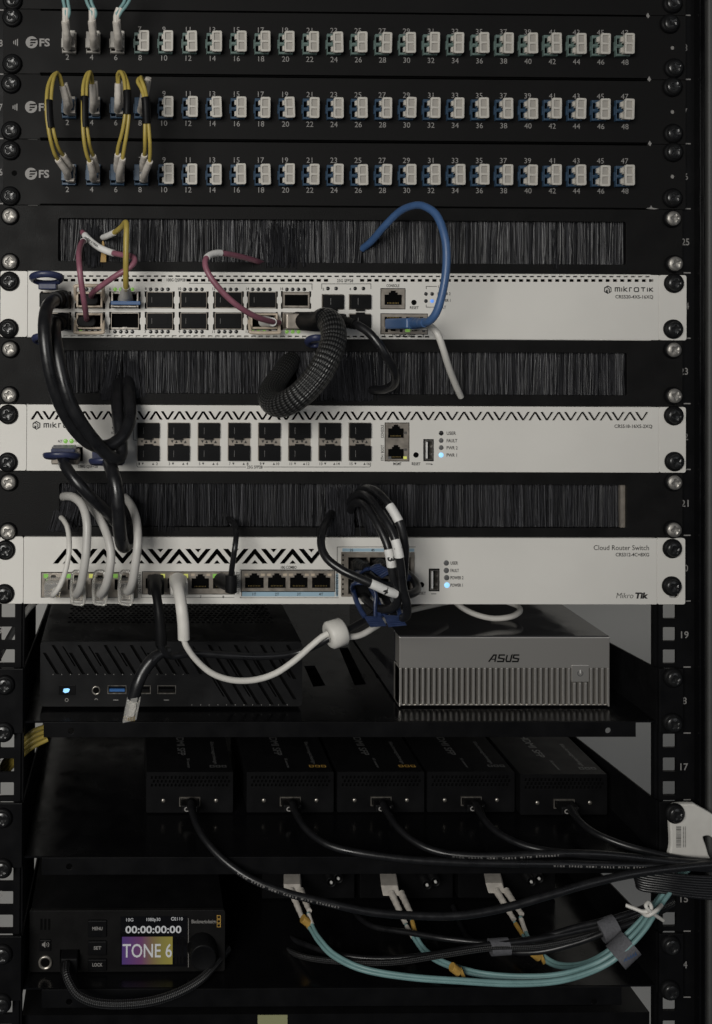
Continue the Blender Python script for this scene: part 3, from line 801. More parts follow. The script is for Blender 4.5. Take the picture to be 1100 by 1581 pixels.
lbl(mb, 'USER', 683, 442.5, 4.2, wpx=12); lbl(mb, 'POWER 2', 686, 453.3, 4.2, wpx=20); lbl(mb, 'POWER 1', 686, 463.5, 4.2, wpx=20); lbl(mb, 'FAULT', 682, 474, 4.2, wpx=14)
line_px(mb, [(658.5, 446), (658.5, 442), (675, 442)]); line_px(mb, [(658.5, 470), (658.5, 474), (673, 474)])
lbl(mb, '1', 594, 518.4, 4.2); lbl(mb, 'ETH / MGMT / BOOT', 624, 518.2, 4.2, wpx=36); lbl(mb, '2', 654, 518.4, 4.2)
mb.build('port_lettering', sw1); mb = MB()
hexlogo(mb, 939, 447, 6.6, SD+.22); stroke_logo(mb, 950.5, 447, 6, 58.5, SD+.22, 1.5)
lbl(mb, 'CRS520-4XS-16XQ', 980, 458, 5.2, wpx=59)
mb.build('printed_lettering', sw1)
rj45(sw1, [(594, 448.5, 621, 470.5)], (588.5, 445.5, 625.6, 476.5))
rj45(sw1, [(594, 489, 621, 511), (627, 489, 654, 511)], (588.5, 484.5, 660, 515.5), latch_up=False)
mb = MB()
for x, m in ((597, 'void'), (619.5, 'ledoff'), (628, 'ledg'), (631, 'ledg'), (654, 'ledoff')):
    x0, x1, z0, z1 = RC4(x-2.2, 508, x+2.2, 512.5, SD); mb.box(x0, x1, -SD-.5, -SD+.5, z0, z1, m)
mb.build('port_lamp', sw1)

# ------------------------------------------------------------------ middle switch (chevron vents)
holes = []
def vee(cx, yt, yb, hw, tx, up):
    """one thick V (or inverted) stroke as a closed outline in photo px, returned in mm"""
    a, b2 = (yb, yt) if up else (yt, yb)   # a: open end, b: apex
    pts = [(cx-hw, a), (cx-hw+tx, a), (cx, b2-(b2-a)*tx/hw*.55), (cx+hw-tx, a), (cx+hw, a), (cx+tx*.42, b2), (cx-tx*.42, b2)]
    return [W(x, y, SD) for x, y in pts]
xc = 61.3-36.6/2*0+0
kx = 0; x = 57.5+18.3*0
cxs = [57.6+18.32*i for i in range(53)]
for i, cx in enumerate(cxs):
    up = (i % 2 == 0)
    if cx > 1006: continue
    y = 634.5+i*.03
    holes.append(vee(cx, y, y+13.2, 10.6, 4.3, up))
sf = [(212+46.65*i, 246.3+46.65*i) for i in range(8)]
for a, b2 in sf: holes.append(hpx(a, 652.3, b2, 711.5))
holes.append(hpx(595, 653, 631.6, 711.5)); holes.append(hpx(654, 678, 670, 712))
holes.append(hpx(80, 690, 128, 712)); holes.append(hpx(144, 690, 190, 712))
sw2 = switch_body('white switch with a thin zigzag vent along its top and eight double ports', -2, 0, 41.5, 1018, 1059, holes)
for x, y in ((12, 640), (11.5, 714), (1043, 642), (1044, 713)): put_screw(x, y, SD-.5, sw2)
proto = None
for i, (a, b2) in enumerate(sf):
    x0, x1, z0, z1 = RC4(a, 652.3, b2, 711.5, SD); at = Vector(((x0+x1)/2, -SD, (z0+z1)/2)); w2, h2 = (x1-x0)/2, (z1-z0)/2
    if proto: dup(proto, sw2, at); continue
    mb = MB(); mb.ring(-w2+.05, w2-.05, -h2+.05, h2-.05, .35, -.3, 5, 'cage'); mb.box(-w2+.4, w2-.4, -.1, 5, -2.6, 2.6, 'cage'); mb.box(-w2+.5, w2-.5, 3, 5, -h2+.4, h2-.4, 'void')
    for k, xx in enumerate((-4.4, -1.5, 1.9, 4.7)):
        s = 1 if k % 2 == 0 else -1
        mb.add([(xx-1, -.14, 1.0*s), (xx+1, -.14, 1.0*s), (xx, -.14, -1.0*s)], [(0, 1, 2)], 'print')
    proto = mb.build('double_cage_port', sw2, at, local=True)
    for s in (1, -1):
        q = MB(); q.box(-w2+.5, w2-.25, -2.2, 2, min(s*2.75, s*(h2-.2)), max(s*2.75, s*(h2-.2)), 'plug')
        q.box(-3.2, 3.0, -2.0, -.3, min(s*1.5, s*2.9), max(s*1.5, s*2.9), 'plug')
        zc = s*(h2+2.6)/2; q.box(-w2*.45, -w2*.43, -2.34, -2.1, zc-2.4, zc+2.2, 'printgrey')
        q.box(-w2*.36, w2*.7, -2.4, -2.1, zc-2.3, zc+2.0, 'plug')
        q.build('dust_plug', proto, at, local=True, bevel=.25)
rj45(sw2, [(599.5, 655.5, 624, 676), (599.5, 687, 624, 708.5)], (595, 653, 631.6, 711.5))
mb = MB()
for x, y, m in ((602, 706.5, 'ledgrey'), (626, 706.5, 'ledy'), (626, 668, 'silver'), (626, 694, 'silver')):
    x0, x1, z0, z1 = RC4(x-2.6, y-2, x+2.2, y+2, SD); mb.box(x0, x1, -SD-.5, -SD+.5, z0, z1, m)
mb.build('port_lamp', sw2)
def usb(parent, box, d=SD):
    X0, X1, Z0, Z1 = RC4(*box, d); mb = MB(); mb.ring(X0+.1, X1-.1, Z0+.1, Z1-.1, .7, -d-.3, 6, 'plug'); mb.ring(X0+.9, X1-.9, Z0+.9, Z1-.9, .45, -d-.5, 6, 'silver')
    mb.box(X0+1.8, X0+3.0, -d-.1, 5, Z0+1.9, Z1-1.9, 'label'); mb.box(X0+1.3, X1-1.3, 4, 6, Z0+1.3, Z1-1.3, 'void')
    for zz in (.3, .65):
        z = Z0+(Z1-Z0)*zz; mb.box(X1-2.4, X1-1.35, -d-.35, 1, z-.5, z+.9, 'silver')
    return mb.build('usb_port', parent)
usb(sw2, (654, 678, 670, 712))
leds(sw2, [(681.5, 668.7, 'ledoff'), (681.5, 680, 'ledgrey'), (681.5, 691, 'ledgrey'), (681.5, 702.5, 'ledw')], r=1.7)
leds(sw2, [(642.7, 702.3, 'void')], r=1.9)
leds(sw2, [(101.3, 681, 'ledg'), (110.5, 681, 'ledg')], r=1.6)
mb = MB()
for i in range(8):
    a = sf[i][0]; y = 716
    lbl(mb, str(2*i+1), a+3 if i < 4 else a+4, y, 4, wpx=(2 if i < 4 else None)); tri(mb, a+8.5 if i < 5 else a+10.5, y, 1.7, False); tri(mb, a+24.5, y, 1.7, True); lbl(mb, str(2*i+2), a+30.5, y, 4)
line_px(mb, [(211.5, 714), (211.5, 719), (213, 721), (380, 721)]); line_px(mb, [(407, 721), (571, 721), (572.5, 719.5), (572.5, 714)]); lbl(mb, '25G SFP28', 393.5, 721, 4.4, wpx=24)
lbl(mb, 'CONSOLE', 590.6, 666, 4.2, wpx=20, rot=pi/2); lbl(mb, 'ETH / BOOT', 590.6, 699, 4.2, wpx=24, rot=pi/2)
lbl(mb, 'MGMT', 614, 716, 4.2, wpx=12.5); lbl(mb, 'RESET', 643, 716, 4.2, wpx=13.5)
for y, s, w_ in ((668.7, 'USER', 14.5), (680.2, 'FAULT', 16.5), (691.3, 'PWR 2', 17), (702.5, 'PWR 1', 16)): lbl(mb, s, 690, y, 5, wpx=w_, align='L')
line_px(mb, [(658, 716.3), (666, 716.3)], 1); tri(mb, 667, 716.3, 1.3, True)
mb.build('port_lettering', sw2); mb = MB()
hexlogo(mb, 56.3, 656.5, 6.8, SD+.22); stroke_logo(mb, 68, 657, 6.2, 60, SD+.22, 1.5)
lbl(mb, 'CRS518-16XS-2XQ', 978.5, 658, 5.2, wpx=59)
lbl(mb, 'ACT', 93, 681, 3.8, wpx=7); lbl(mb, '100G', 120, 681, 3.8, wpx=9); lbl(mb, '100G QSFP28', 136, 720, 4.4, wpx=30)
tri(mb, 175, 661.5, 2.4, False); lbl(mb, 'ACT', 175, 668, 3.8, wpx=7); line_px(mb, [(200, 662), (206, 662), (206.5, 679), (211, 680)])
mb.build('printed_lettering', sw2)

# ------------------------------------------------------------------ lowest switch (bold chevrons)
holes = []
def big(cx, yt, yb, up):
    a, b2 = (yb, yt) if up else (yt, yb); k = 1 if up else -1
    hs = []
    pts = [(cx-20, a), (cx-12, a), (cx, a+(b2-a)*.62), (cx+12, a), (cx+20, a), (cx+1.2, b2), (cx-1.2, b2)]
    hs.append([W(x, y, SD) for x, y in pts])
    hs.append([W(x, y, SD) for x, y in ((cx-5, a), (cx+5, a), (cx, a+(b2-a)*.25))])
    return hs
for i in range(14):
    cx = 101.8+29.2*i
    if i > 13: break
    holes += big(cx, 847.5, 870.5, i % 2 == 0)
blk = {'a': (64, 884, 212, 922), 'b': (220, 883, 362, 917), 'c': (373, 881, 517, 921), 'd': (527, 852.5, 640, 921)}
for k in 'abcd': holes.append(hpx(*blk[k]))
holes.append(hpx(662.5, 878, 679, 913))
sw3 = switch_body('white switch with bold black chevrons above its port rows, lowest of the three', 0, 0, 36.5, 1015, 1058, holes)
for x, y in ((8, 850), (6.5, 918), (1041, 848), (1040, 906)): put_screw(x, y, SD-.5, sw3)
rj45(sw3, [(69+36*i, 888, 96+36*i, 911) for i in range(4)], (64, 884, 212, 922))
rj45(sw3, [(225, 886.5, 253, 909), (259, 886.5, 287, 909), (296, 886.5, 323, 909), (329, 886.5, 357, 909)], (220, 883, 362, 917))
rj45(sw3, [(378.5, 885, 407.5, 908), (414, 885, 441.5, 908), (448, 885, 475.5, 908), (482, 885, 510.5, 908)], (373, 881, 517, 913))
mb = MB()
for x, m in ((71, 'ledg'), (106, 'ledg'), (141, 'ledy'), (178.5, 'ledg'), (251.5, 'ledy'), (287, 'ledy'), (332, 'ledg')):
    x0, x1, z0, z1 = RC4(x-3.4, 886, x+3.4, 892, SD); mb.box(x0, x1, -SD-.7, -SD+.5, z0, z1, m)
for x in (380.5, 406, 415.5, 440, 449.5, 474, 483.5, 509, 298, 322):
    x0, x1, z0, z1 = RC4(x-3, 885.5, x+3, 889, SD); mb.box(x0, x1, -SD-.6, -SD+.5, z0, z1, 'bail')
mb.build('port_lamp', sw3)
# pluggable cage block on the right of the ports
mb = MB(); X0, X1, Z0, Z1 = RC4(*blk['d'], SD)
xs = [W(x, 890, SD)[0] for x in (536, 569, 602, 636)]
hs = []
for i in range(3):
    for (ya, yb) in ((860, 884), (893, 917)):
        hs.append(rect(xs[i]+.7, xs[i+1]-.7, W(560, yb, SD)[1], W(560, ya, SD)[1]))
plate(mb, rect(X0+.1, X1-.1, Z0+.1, Z1-.1), hs, -SD-.9, 3, 'cage'); mb.box(X0+.5, X1-.5, 1.2, 5, Z0+.5, Z1-.5, 'void')
for i in range(9):
    z = Z0+2+(Z1-Z0-4)*i/8; mb.box(X0+.5, X0+1.6, -SD-1.05, -SD-.85, z-.6, z+.7, 'void')
mb.build('plug_cage', sw3)
usb(sw3, (662.5, 878, 679, 913))
leds(sw3, [(689.5, 869.3, 'ledgrey'), (689.5, 880.8, 'ledgrey'), (690, 892, 'ledgrey'), (690.5, 903.5, 'ledw')], r=1.9)
leds(sw3, [(651.3, 902.8, 'void')], r=1.9)
mb = MB(); d = SD+.18
def qstrip(x0, y0, x1, y1, m):
    a = RC4(x0, y0, x1, y1, d); mb.add([(a[0], -d, a[2]), (a[1], -d, a[2]), (a[1], -d, a[3]), (a[0], -d, a[3])], [(0, 1, 2, 3)], m)
qstrip(374, 914, 517, 921, 'strip'); qstrip(529, 846.8, 640, 851.8, 'strip'); qstrip(518.5, 886, 522.6, 921, 'strip')
def L2(s, x, y, h=4.2, **k):
    k.setdefault('bold', .014); text(mb, s, x, y, h, SD+.26, 'print', **k)
for x, s in ((393, '1T'), (428, '2T'), (462, '3T'), (496, '4T')): L2(s, x, 917.4)
for x, s in ((239, '5'), (273, '6'), (310, '7'), (345, '8')): L2(s, x, 921.5, 3.8)
for x, s in ((541, '2S'), (574, '4S')): L2(s, x+2, 849.3, 4)
L2('10G ETHERNET', 215.5, 900, 4.4, wpx=34, rot=pi/2); L2('10G ETHERNET', 367.5, 900, 4.4, wpx=34, rot=pi/2); L2('10G ETHERNET', 520.6, 903, 3.8, wpx=31, rot=pi/2)
L2('10G COMBO', 446, 876, 4.6, wpx=24); line_px(mb, [(371, 914), (371, 879.5), (519.5, 879.5), (519.5, 913)], .7); line_px(mb, [(371, 921.5), (371, 923), (523, 923)], .7)
line_px(mb, [(521, 921), (521, 844.5), (642, 844.5)], .8); line_px(mb, [(218, 914), (218, 922.5), (362, 922.5)], .6)
L2('RESET', 651, 916, 4.2, wpx=14); line_px(mb, [(666, 917), (674, 917)], 1)
for y, s, w_ in ((869.3, 'USER', 11.5), (880.8, 'FAULT', 13), (892, 'POWER 2', 20), (903.5, 'POWER 1', 19)): L2(s, 696, y, 4.8, wpx=w_, align='L')
mb.build('port_lettering', sw3); mb = MB()
L2('Cloud Router Switch', 960, 845.5, 7.6, wpx=86, bold=0.0); L2('CRS312-4C+8XG', 977, 856.3, 5.4, wpx=52)
L2('Mikro', 965, 919.5, 8.5, wpx=26, slant=.2, bold=-.008); L2('Tik', 990.5, 919.5, 8.5, wpx=21, slant=.2, bold=.05)
mb.build('printed_lettering', sw3)
# ================================================================== shelves
def shelf(u, label, ylip, lipx, slots=(), depth=330):
    zt, zb = zU(u), zU(u+1); zf = W(520, sum(ylip[0])/2, 0)[1]; zl = W(520, sum(ylip[1])/2, 0)[1]
    xa, xb = W(lipx[0], ylip[0][0], 0)[0], W(lipx[1], ylip[0][0], 0)[0]
    XA, XB = XL_in+1.5, XR_in-1.5
    sh = thing('rack_shelf', label, 'shelf', (0, 0, zl), 'black cantilever shelves')
    mb = MB(); plate(mb, rect(XA+.6, XB-.6, 2.2, depth), [s for s in slots], 0, 1.2, 'gloss', flat=zf-.05); mb.build('tray', sh)
    mb = MB(); hx = [W(x, (ylip[0][0]+ylip[1][0])/2, 0) for x in (lipx[0]+42, lipx[1]-42)]
    plate(mb, rect(xa, xb, zl, zf), [circ(x, z, 2.4) for x, z in hx], 0, 1.4, 'black_smooth', bev=.25); mb.build('front_lip', sh)
    for x, s in ((XA, 1), (XB, -1)):
        vs = [(0, zt-1), (depth*.98, zf+12), (depth*.98, zf-1), (0, zl+8)]
        mb = MB(); t = 1.1*s
        a = [(x, 1.0+y, z) for y, z in vs]; b2 = [(x+t, 1.0+y, z) for y, z in vs]
        mb.add(a+b2, [(0, 1, 2, 3), (7, 6, 5, 4)]+[(i, i+4, (i+1) % 4+4, (i+1) % 4) for i in range(4)], 'black_smooth'); mb.build('side_bracket', sh)
    for x0, x1 in ((W(-2, 1080, 2)[0]-8, XL_in+2), (XR_in-2, W(1056, 1080, 2)[0])):
        mb = MB(); mb.box(x0, x1, -2, 0, zb+1, zt-.6, 'black_smooth'); mb.build('mounting_ear', sh, bevel=.4)
    return sh, zf
sl = []
def slot(px, py, w_, y0, y1, zf):
    x = W(px, py, 0)[0]; return rrect(x-w_/2, x+w_/2, y0, y1, w_/2.2, 4)
def onfloor(px, py, zf):
    """where the ray through this spot of the photo meets the horizontal plane z=zf"""
    v = Rm @ Vector(((px-PPX)/FPX, 1.0, -(py-PPY)/FPX)); t = (zf-CZ)/v.z; return CX+v.x*t, -CD+v.y*t
zf1 = W(520, 1115, 0)[1]
for cs in ([(470, 1028), (486, 1027), (503, 1058), (484, 1060)], [(524, 1000), (537, 999), (566, 1056), (548, 1058)], [(566, 1010), (572, 1010), (590, 1046), (582, 1047)]):
    sl.append([onfloor(x, y, zf1) for x, y in reversed(cs)])
sh1, zf1 = shelf(2, 'black shelf carrying the silver and the black mini computers', ((1118, 1113), (1139, 1137)), (68, 982), slots=sl)
for x, y in ((7, 1059), (5, 1132), (1042, 1048), (1041, 1118)): put_screw(x, y, 2, sh1)
sh2, zf2 = shelf(4, 'black shelf carrying the row of five small converter boxes', ((1326, 1322), (1351, 1348)), (65, 1015))
for x, y in ((3, 1265), (3, 1343)): put_screw(x, y, 2, sh2)
sh3, zf3 = shelf(6, 'lowest black shelf carrying the box with the colour screen', ((1534, 1520), (1561, 1547)), (65, 960))
for x, y in ((3, 1476), (2, 1553), (1038, 1462), (1037, 1532)): put_screw(x, y, 2, sh3)

# ================================================================== black mini computer
D1 = -21
pc = thing('mini_computer', 'black mini computer with slanted vents and a lit blue power button, beside the silver one', 'mini computer', P(265, 1097, D1))
X0, X1, Z0, Z1 = RC4(62, 991, 467, 1092, D1); Z0 = zf1+2
holes = []
x = 70
def sl_hole(xa, ya, xb, yb, w_): return [W(px, py, D1) for px, py in ((xa, ya), (xb, yb), (xb+w_, yb), (xa+w_, ya))]
for i in range(30):
    xa = 66+13.4*i
    long_ = 996 if i % 3 else 1008
    yb = 1041 if xa < 290 else 1088
    x_end = xa+(yb-long_)*.62
    if x_end+6 > 461: yb = long_+(453-xa)/.62; x_end = xa+(yb-long_)*.62
    if yb < long_+8: continue
    if i % 3 == 0 or i % 3 == 1: holes.append(sl_hole(xa, long_, x_end, yb, 5.2))
    else: holes.append(sl_hole(xa+3, long_+2, xa+3+(yb-long_-14)*.62, yb-12, 2.4))
ports = [(166, 1058, 195.5, 1071.5), (213, 1058, 233, 1071.5), (243, 1058, 272, 1071.5)]
for p_ in ports: holes.append(rect(*RC4(*p_, D1)))
mb = MB(); plate(mb, rrect(X0, X1, Z0, Z1, 3, 5), holes, -D1, 2, 'pcfront', bev=.4); mb.build('front_panel', pc)
mb = MB(); mb.box(X0+.5, X1-.5, -D1+2, -D1+185, Z0+.5, Z1-3, 'void'); mb.build('body', pc)
# lid with honeycomb vent
hx = []
for r in range(9):
    for k in range(40):
        a, b2 = X0+18+k*4.1+(r % 2)*2.05, -D1+14+r*5.2+28
        if a < X1-14: hx.append([(a+1.55*math.cos(pi/3*j), b2+2.1*math.sin(pi/3*j)) for j in range(6)])
mb = MB(); plate(mb, [(X0+.6, -D1+1.6), (X1-.6, -D1+1.6), (X1-.6, -D1+186), (X0+.6, -D1+186)], hx, 0, 1.4, 'gloss', flat=Z1-.2, bev=.2)
mb.build('lid', pc)
mb = MB()
for i, p_ in enumerate(ports):
    a = RC4(*p_, D1); mb.ring(a[0]+.1, a[1]-.1, a[2]+.1, a[3]-.1, .5, -D1-.35, -D1+5, 'silver'); 
    mb.box(a[0]+1.4, a[1]-1.4, -D1+.2, -D1+6, (a[2]+a[3])/2-1.6, (a[2]+a[3])/2+.2, 'usbblue' if i == 0 else 'plug')
    mb.box(a[0]+.6, a[1]-.6, -D1+6, -D1+7, a[2]+.6, a[3]-.6, 'void')
    mb.build('usb_port', pc); mb = MB()
mb = MB(); a = RC4(91, 1057.5, 117, 1073, D1); mb.box(a[0], a[1], -D1-.4, -D1+.5, a[2], a[3], 'plug'); bt = mb.build('power_button', pc, bevel=.3)
mb = MB(); a = RC4(97.5, 1062.5, 108, 1069.5, D1); mb.prism([(a[0], a[2]+1), (a[0]+1.5, a[2]), (a[1]-1, a[2]+.6), (a[1], a[3]-.6), (a[1]-1.4, a[3]), (a[0]+.5, a[3]-.3)], -D1-.8, -D1-.2, 'ledw'); mb.build('power_light', bt)
mb = MB(); c = P(148.5, 1066, D1); mb.lathe(c, [(3.2, 0), (3.2, .5), (2.3, .6), (2.0, -1)], 'silver', 24); mb.disc(c.x, c.z, 2.1, -D1-.3, -D1-.05, 'void'); mb.build('audio_jack', pc)
mb = MB(); ribbon(mb, [W(103+2.4*math.cos(t*pi/6), 1081+2.4*math.sin(t*pi/6), D1+.6) for t in range(12)], .35, D1+.6, 'printgrey', close=True)
ribbon(mb, [W(148.5+2.2*math.cos(t*pi/6-pi), 1081+2.2*math.sin(t*pi/6-pi), D1+.6) for t in range(7)], .35, D1+.6, 'printgrey')
for x in (179, 257): ribbon(mb, [W(x-4, 1081, D1+.6), W(x+4, 1081, D1+.6)], .5, D1+.6, 'printgrey')
for i in range(29): 
    x = 82+13.4*i; y = 1041.5 if x < 290 else 1088.5
    if x < 455: c = P(x, y, D1+.5); mb.add([(c.x-.22, c.y, c.z-.3), (c.x+.22, c.y, c.z-.3), (c.x+.22, c.y, c.z+.3), (c.x-.22, c.y, c.z+.3)], [(0, 1, 2, 3)], 'printgrey')
mb.build('printed_symbols', pc)
mb = MB(); mb.box(X0+20, X0+34, -D1+12, -D1+26, zf1+.1, Z0-.02, 'plug'); mb.box(X1-34, X1-20, -D1+12, -D1+26, zf1+.1, Z0-.02, 'plug'); mb.box(X0+20, X0+34, -D1+150, -D1+164, zf1+.1, Z0-.02, 'plug'); mb.box(X1-34, X1-20, -D1+150, -D1+164, zf1+.1, Z0-.02, 'plug'); mb.build('foot', pc)

# ================================================================== silver mini computer
D2 = -22
X0, X1, Z0, Z1 = RC4(617, 984, 942, 1097, D2); Z0 = zf1+1.2
nuc = thing('mini_computer', 'silver mini computer with a ribbed front grille and small square power button', 'mini computer', ((X0+X1)/2, -D2, Z0))
zr = W(780, 1032, D2)[1]
mb = MB(); mb.box(X0, X1, -D2, -D2+4, zr, Z1, 'asus'); mb.box(X0, X0+1.0, -D2, -D2+14, Z0, zr, 'asus'); mb.box(X1-1.0, X1, -D2, -D2+14, Z0, zr, 'asus'); mb.box(X0+1, X1-1, -D2+2, -D2+14, Z0, Z0+1, 'asus')
mb.box(X0+1, X1-1, -D2+4.02, -D2+14, zr+.5, Z1-.1, 'asus')
mb.build('front_panel', nuc, bevel=.45)
mb = MB(); n = 37; pitch = (X1-X0-2)/n; bx0 = W(883, 1040, D2)[0]; bx1 = W(910, 1040, D2)[0]; bz0 = W(896, 1053, D2)[1]
for i in range(n+1):
    x = X0+1+i*pitch; t = 2.0; top = zr+.3
    if bx0-1 < x < bx1+1: top = bz0-.5
    # fin with rounded foot that sweeps forward at the bottom
    prof = [(-D2-.02, top), (-D2-.02, Z0+2), (-D2+.6, Z0+.6), (-D2+11, Z0+.4), (-D2+11, top)]
    a = [(x-t/2, y, z) for y, z in prof]; b2 = [(x+t/2, y, z) for y, z in prof]
    mb.add(a+b2, [(0, 1, 2, 3, 4), (9, 8, 7, 6, 5)]+[(j, j+5, (j+1) % 5+5, (j+1) % 5) for j in range(5)], 'asus')
mb.box(X0+1, X1-1, -D2+10.9, -D2+12, Z0+.5, zr, 'asustop'); mb.build('grille', nuc, bevel=.8, seg=3)  # dark back sheet paints shade into the gaps between fins
mb = MB(); mb.box(X0+.3, X1-.3, -D2+14.1, -D2+150, Z0, Z1-.3, 'asustop'); mb.box(X0, X1, -D2+.8, -D2+150, Z1+.02, Z1+.7, 'asustop'); mb.build('body', nuc, bevel=.5)
mb = MB(); mb.box(bx0, bx1, -D2-.25, -D2+3, bz0, W(896, 1027, D2)[1], 'asus'); bt = mb.build('power_button', nuc, bevel=.3)
mb = MB(); dd = D2+.55; ribbon(mb, [W(896.5+4*math.sin(t*pi/9), 1040-4*math.cos(t*pi/9), dd) for t in range(2, 17)], .7, dd, 'ledgrey'); ribbon(mb, [W(896.5, 1034.5, dd), W(896.5, 1040, dd)], .7, dd, 'label')
mb.build('power_symbol', bt)
mb = MB(); dd = D2+.25
def st(pts, w_=2.3): ribbon(mb, [W(755+(x-756)*.79, y, dd) for x, y in pts], w_/SC, dd, 'plug')
st([(756, 1022), (766, 1011.5), (772, 1011.5)]); dd += .03; st([(770.5, 1012), (768, 1022)]); dd += .03; st([(761, 1018), (768, 1018)], 1.5)
st([(788, 1011.5), (777, 1011.5), (775.5, 1016), (786, 1017.5), (784.5, 1021.5), (772, 1021.5)]); dd += .03
st([(792.5, 1011.5), (790, 1018.5), (791, 1021.5), (799, 1021.5)]); dd += .03; st([(801.5, 1011), (798.5, 1021)]); dd -= .03
st([(803, 1021.5), (801.4, 1021.5)]); st([(802, 1011), (803, 1011)]); st([(816, 1011.5), (805.5, 1011.5), (804, 1016), (814.5, 1017.5), (813, 1021.5), (802, 1021.5)])
mb.build('maker_logo', nuc)

# ================================================================== five converter boxes
D3 = -55
fr = [(226, 1194, 360, 1254), (381, 1195.5, 515.5, 1256), (521, 1195, 655.5, 1256), (660, 1194, 795, 1256), (803.6, 1199, 938, 1262)]
names = ['black converter box at the left end of the row on the middle shelf', 'black converter box second from the left on the middle shelf', 'black converter box in the middle of the row of five',
         'black converter box second from the right on the middle shelf', 'black converter box at the right end of the row on the middle shelf']
boxes = []
for i, f in enumerate(fr):
    d = D3 if i < 4 else D3+4
    x0, x1, z0, z1 = RC4(*f, d); z0 = zf2+1.0; hgt = 30.5; z1 = z0+hgt
    b_ = thing('converter_box', names[i], 'converter box', ((x0+x1)/2, -d, z0), 'small black converter boxes')
    boxes.append((b_, x0, x1, z0, z1, d))
    at = ORG[b_]; hw = (x1-x0)/2; H = z1-z0
    mb = MB(); holes = []
    for r in range(3):
        for k in range(21):
            a = -hw+3+k*3.0+(r % 2)*1.5; z = H-5.0-r*2.9
            if a+2 < hw-2: holes.append([(a+.3, z), (a+1.9, z), (a+2.3, z+2.1), (a+.7, z+2.1)])
    holes.append(rect(-8, 8, 5.0, 12.0))
    plate(mb, rrect(-hw, hw, 0, H, .8, 3), holes, 0, 1.6, 'plug', bev=.3); mb.build('front_panel', b_, at, local=True)
    mb = MB(); mb.box(-hw+.3, hw-.3, 1.7, 112, .2, H-.2, 'black_smooth'); mb.box(-hw+.8, hw-.8, 1.62, 1.69, .6, H-.6, 'void'); mb.build('body', b_, at, local=True, bevel=.4)
    mb = MB(); mb.ring(-7.9, 7.9, 5.1, 11.9, .6, -1.0, 4, 'silver'); mb.build('hdmi_port', b_, at, local=True)
    for sx in (-1, 1):
        mb = MB(); mb.lathe((sx*20, 0, 9), [(1.6, 0), (1.4, .5), (.5, .7)], 'silver', 12); mb.build('retaining_screw', b_, at, local=True)
    # lettering running back-to-front on the top
    mb = MB(); zt = H+.05
    def toptext(s, x, y, h, wd, bold=.02, m='printdim'):
        vs, fs = glyphs(s, bold); a0 = min(v.x for v in vs); a1 = max(v.x for v in vs); k = wd/(a1-a0); out = []
        for v in vs: out.append((x+(v.y-.35)*h/.7, y-(v.x-a0)*k, zt))
        mb.add(out, fs, m)
    toptext('HDMI SFP', -4.5, 62, 6, 36); toptext('3G converter', 0, 21, 2.2, 15); toptext('Blackmagicdesign', 21, 48, 2.8, 36, .01, 'printdim')
    for k in range(3): ribbon2 = [(hw-17+k*4.6+q[0], 7+q[1], zt) for q in ((0, 0), (3.6, 0), (3.6, 3.4), (0, 3.4))]; inn = [(hw-17+k*4.6+q[0], 7+q[1], zt+.03) for q in ((.7, .7), (2.9, .7), (2.9, 2.7), (.7, 2.7))]; mb.add(ribbon2, [(0, 1, 2, 3)], 'ytag' if i in (1, 2) else 'printdim'); mb.add(inn, [(0, 1, 2, 3)], 'black_smooth')
    mb.build('top_lettering', b_, at, local=True)

# ================================================================== recorder with colour screen
D4 = -16
X0, X1, Z0, Z1 = RC4(46, 1407, 347, 1506, D4); Z0 = zf3+1
rec = thing('video_monitor_box', 'black box with colour screen, three square buttons and a round knob', 'monitor box', ((X0+X1)/2, -D4, Z0))
dd = D4+.5
mb = MB(); plate(mb, rrect(X0, X1, Z0, Z1, 1.5, 3), [rect(*RC4(92, 1466, 124, 1496, D4)), rect(*RC4(186, 1415, 289, 1493, D4))], -D4, 3, 'black', bev=.4); mb.build('front_panel', rec)
mb = MB(); mb.box(X0+.5, X1-.5, -D4+3.1, -D4+150, Z0+.2, Z1-.4, 'black_smooth'); mb.build('body', rec)
a = RC4(186, 1415, 289, 1493, D4); mb = MB(); mb.box(a[0]+.1, a[1]-.1, -D4-.1, -D4+2, a[2]+.1, a[3]-.1, 'glass'); scn = mb.build('screen', rec)
mb = MB(); a = RC4(188.5, 1446.5, 266.5, 1489, D4); mb.box(a[0], a[1], -D4-.25, -D4-.12, a[2], a[3], 'picture'); mb.build('screen_picture', scn)
mb = MB()
def S(s, x, y, h, **k): text(mb, s, x, y, h, D4+.42, 'timecode', **k)
S('10G', 200.5, 1420.5, 5, wpx=11); S('1080p30', 237, 1420, 5, wpx=22); S('2110', 276, 1419, 5, wpx=13); S('00:00:00:00', 237, 1435.5, 11, wpx=88, bold=.02)
vs, fs = glyphs('TONE 6', 0.0); c = P(188.5, 1468, D4+.45); sc_ = 19.5/SC/.7*1.0; xm = P(266.3, 1468, D4+.45).x
text(mb, 'TONE 6', 227.4, 1468, 21, D4+.45, 'timecode', wpx=77.5, bold=.008)
c = P(267, 1419, D4+.42); ribbon(mb, [(c.x+1.1*math.cos(t*pi/5), c.z+1.1*math.sin(t*pi/5)) for t in range(10)], .35, D4+.42, 'timecode', close=True)
mb.build('screen_text', scn)
mb = MB()
for x in (272, 277, 282): a = RC4(x-1.6, 1447, x+1.6, 1489, D4); mb.box(a[0], a[1], -D4-.2, -D4-.11, a[2], a[3], 'black_smooth')
mb.build('level_meter', scn)
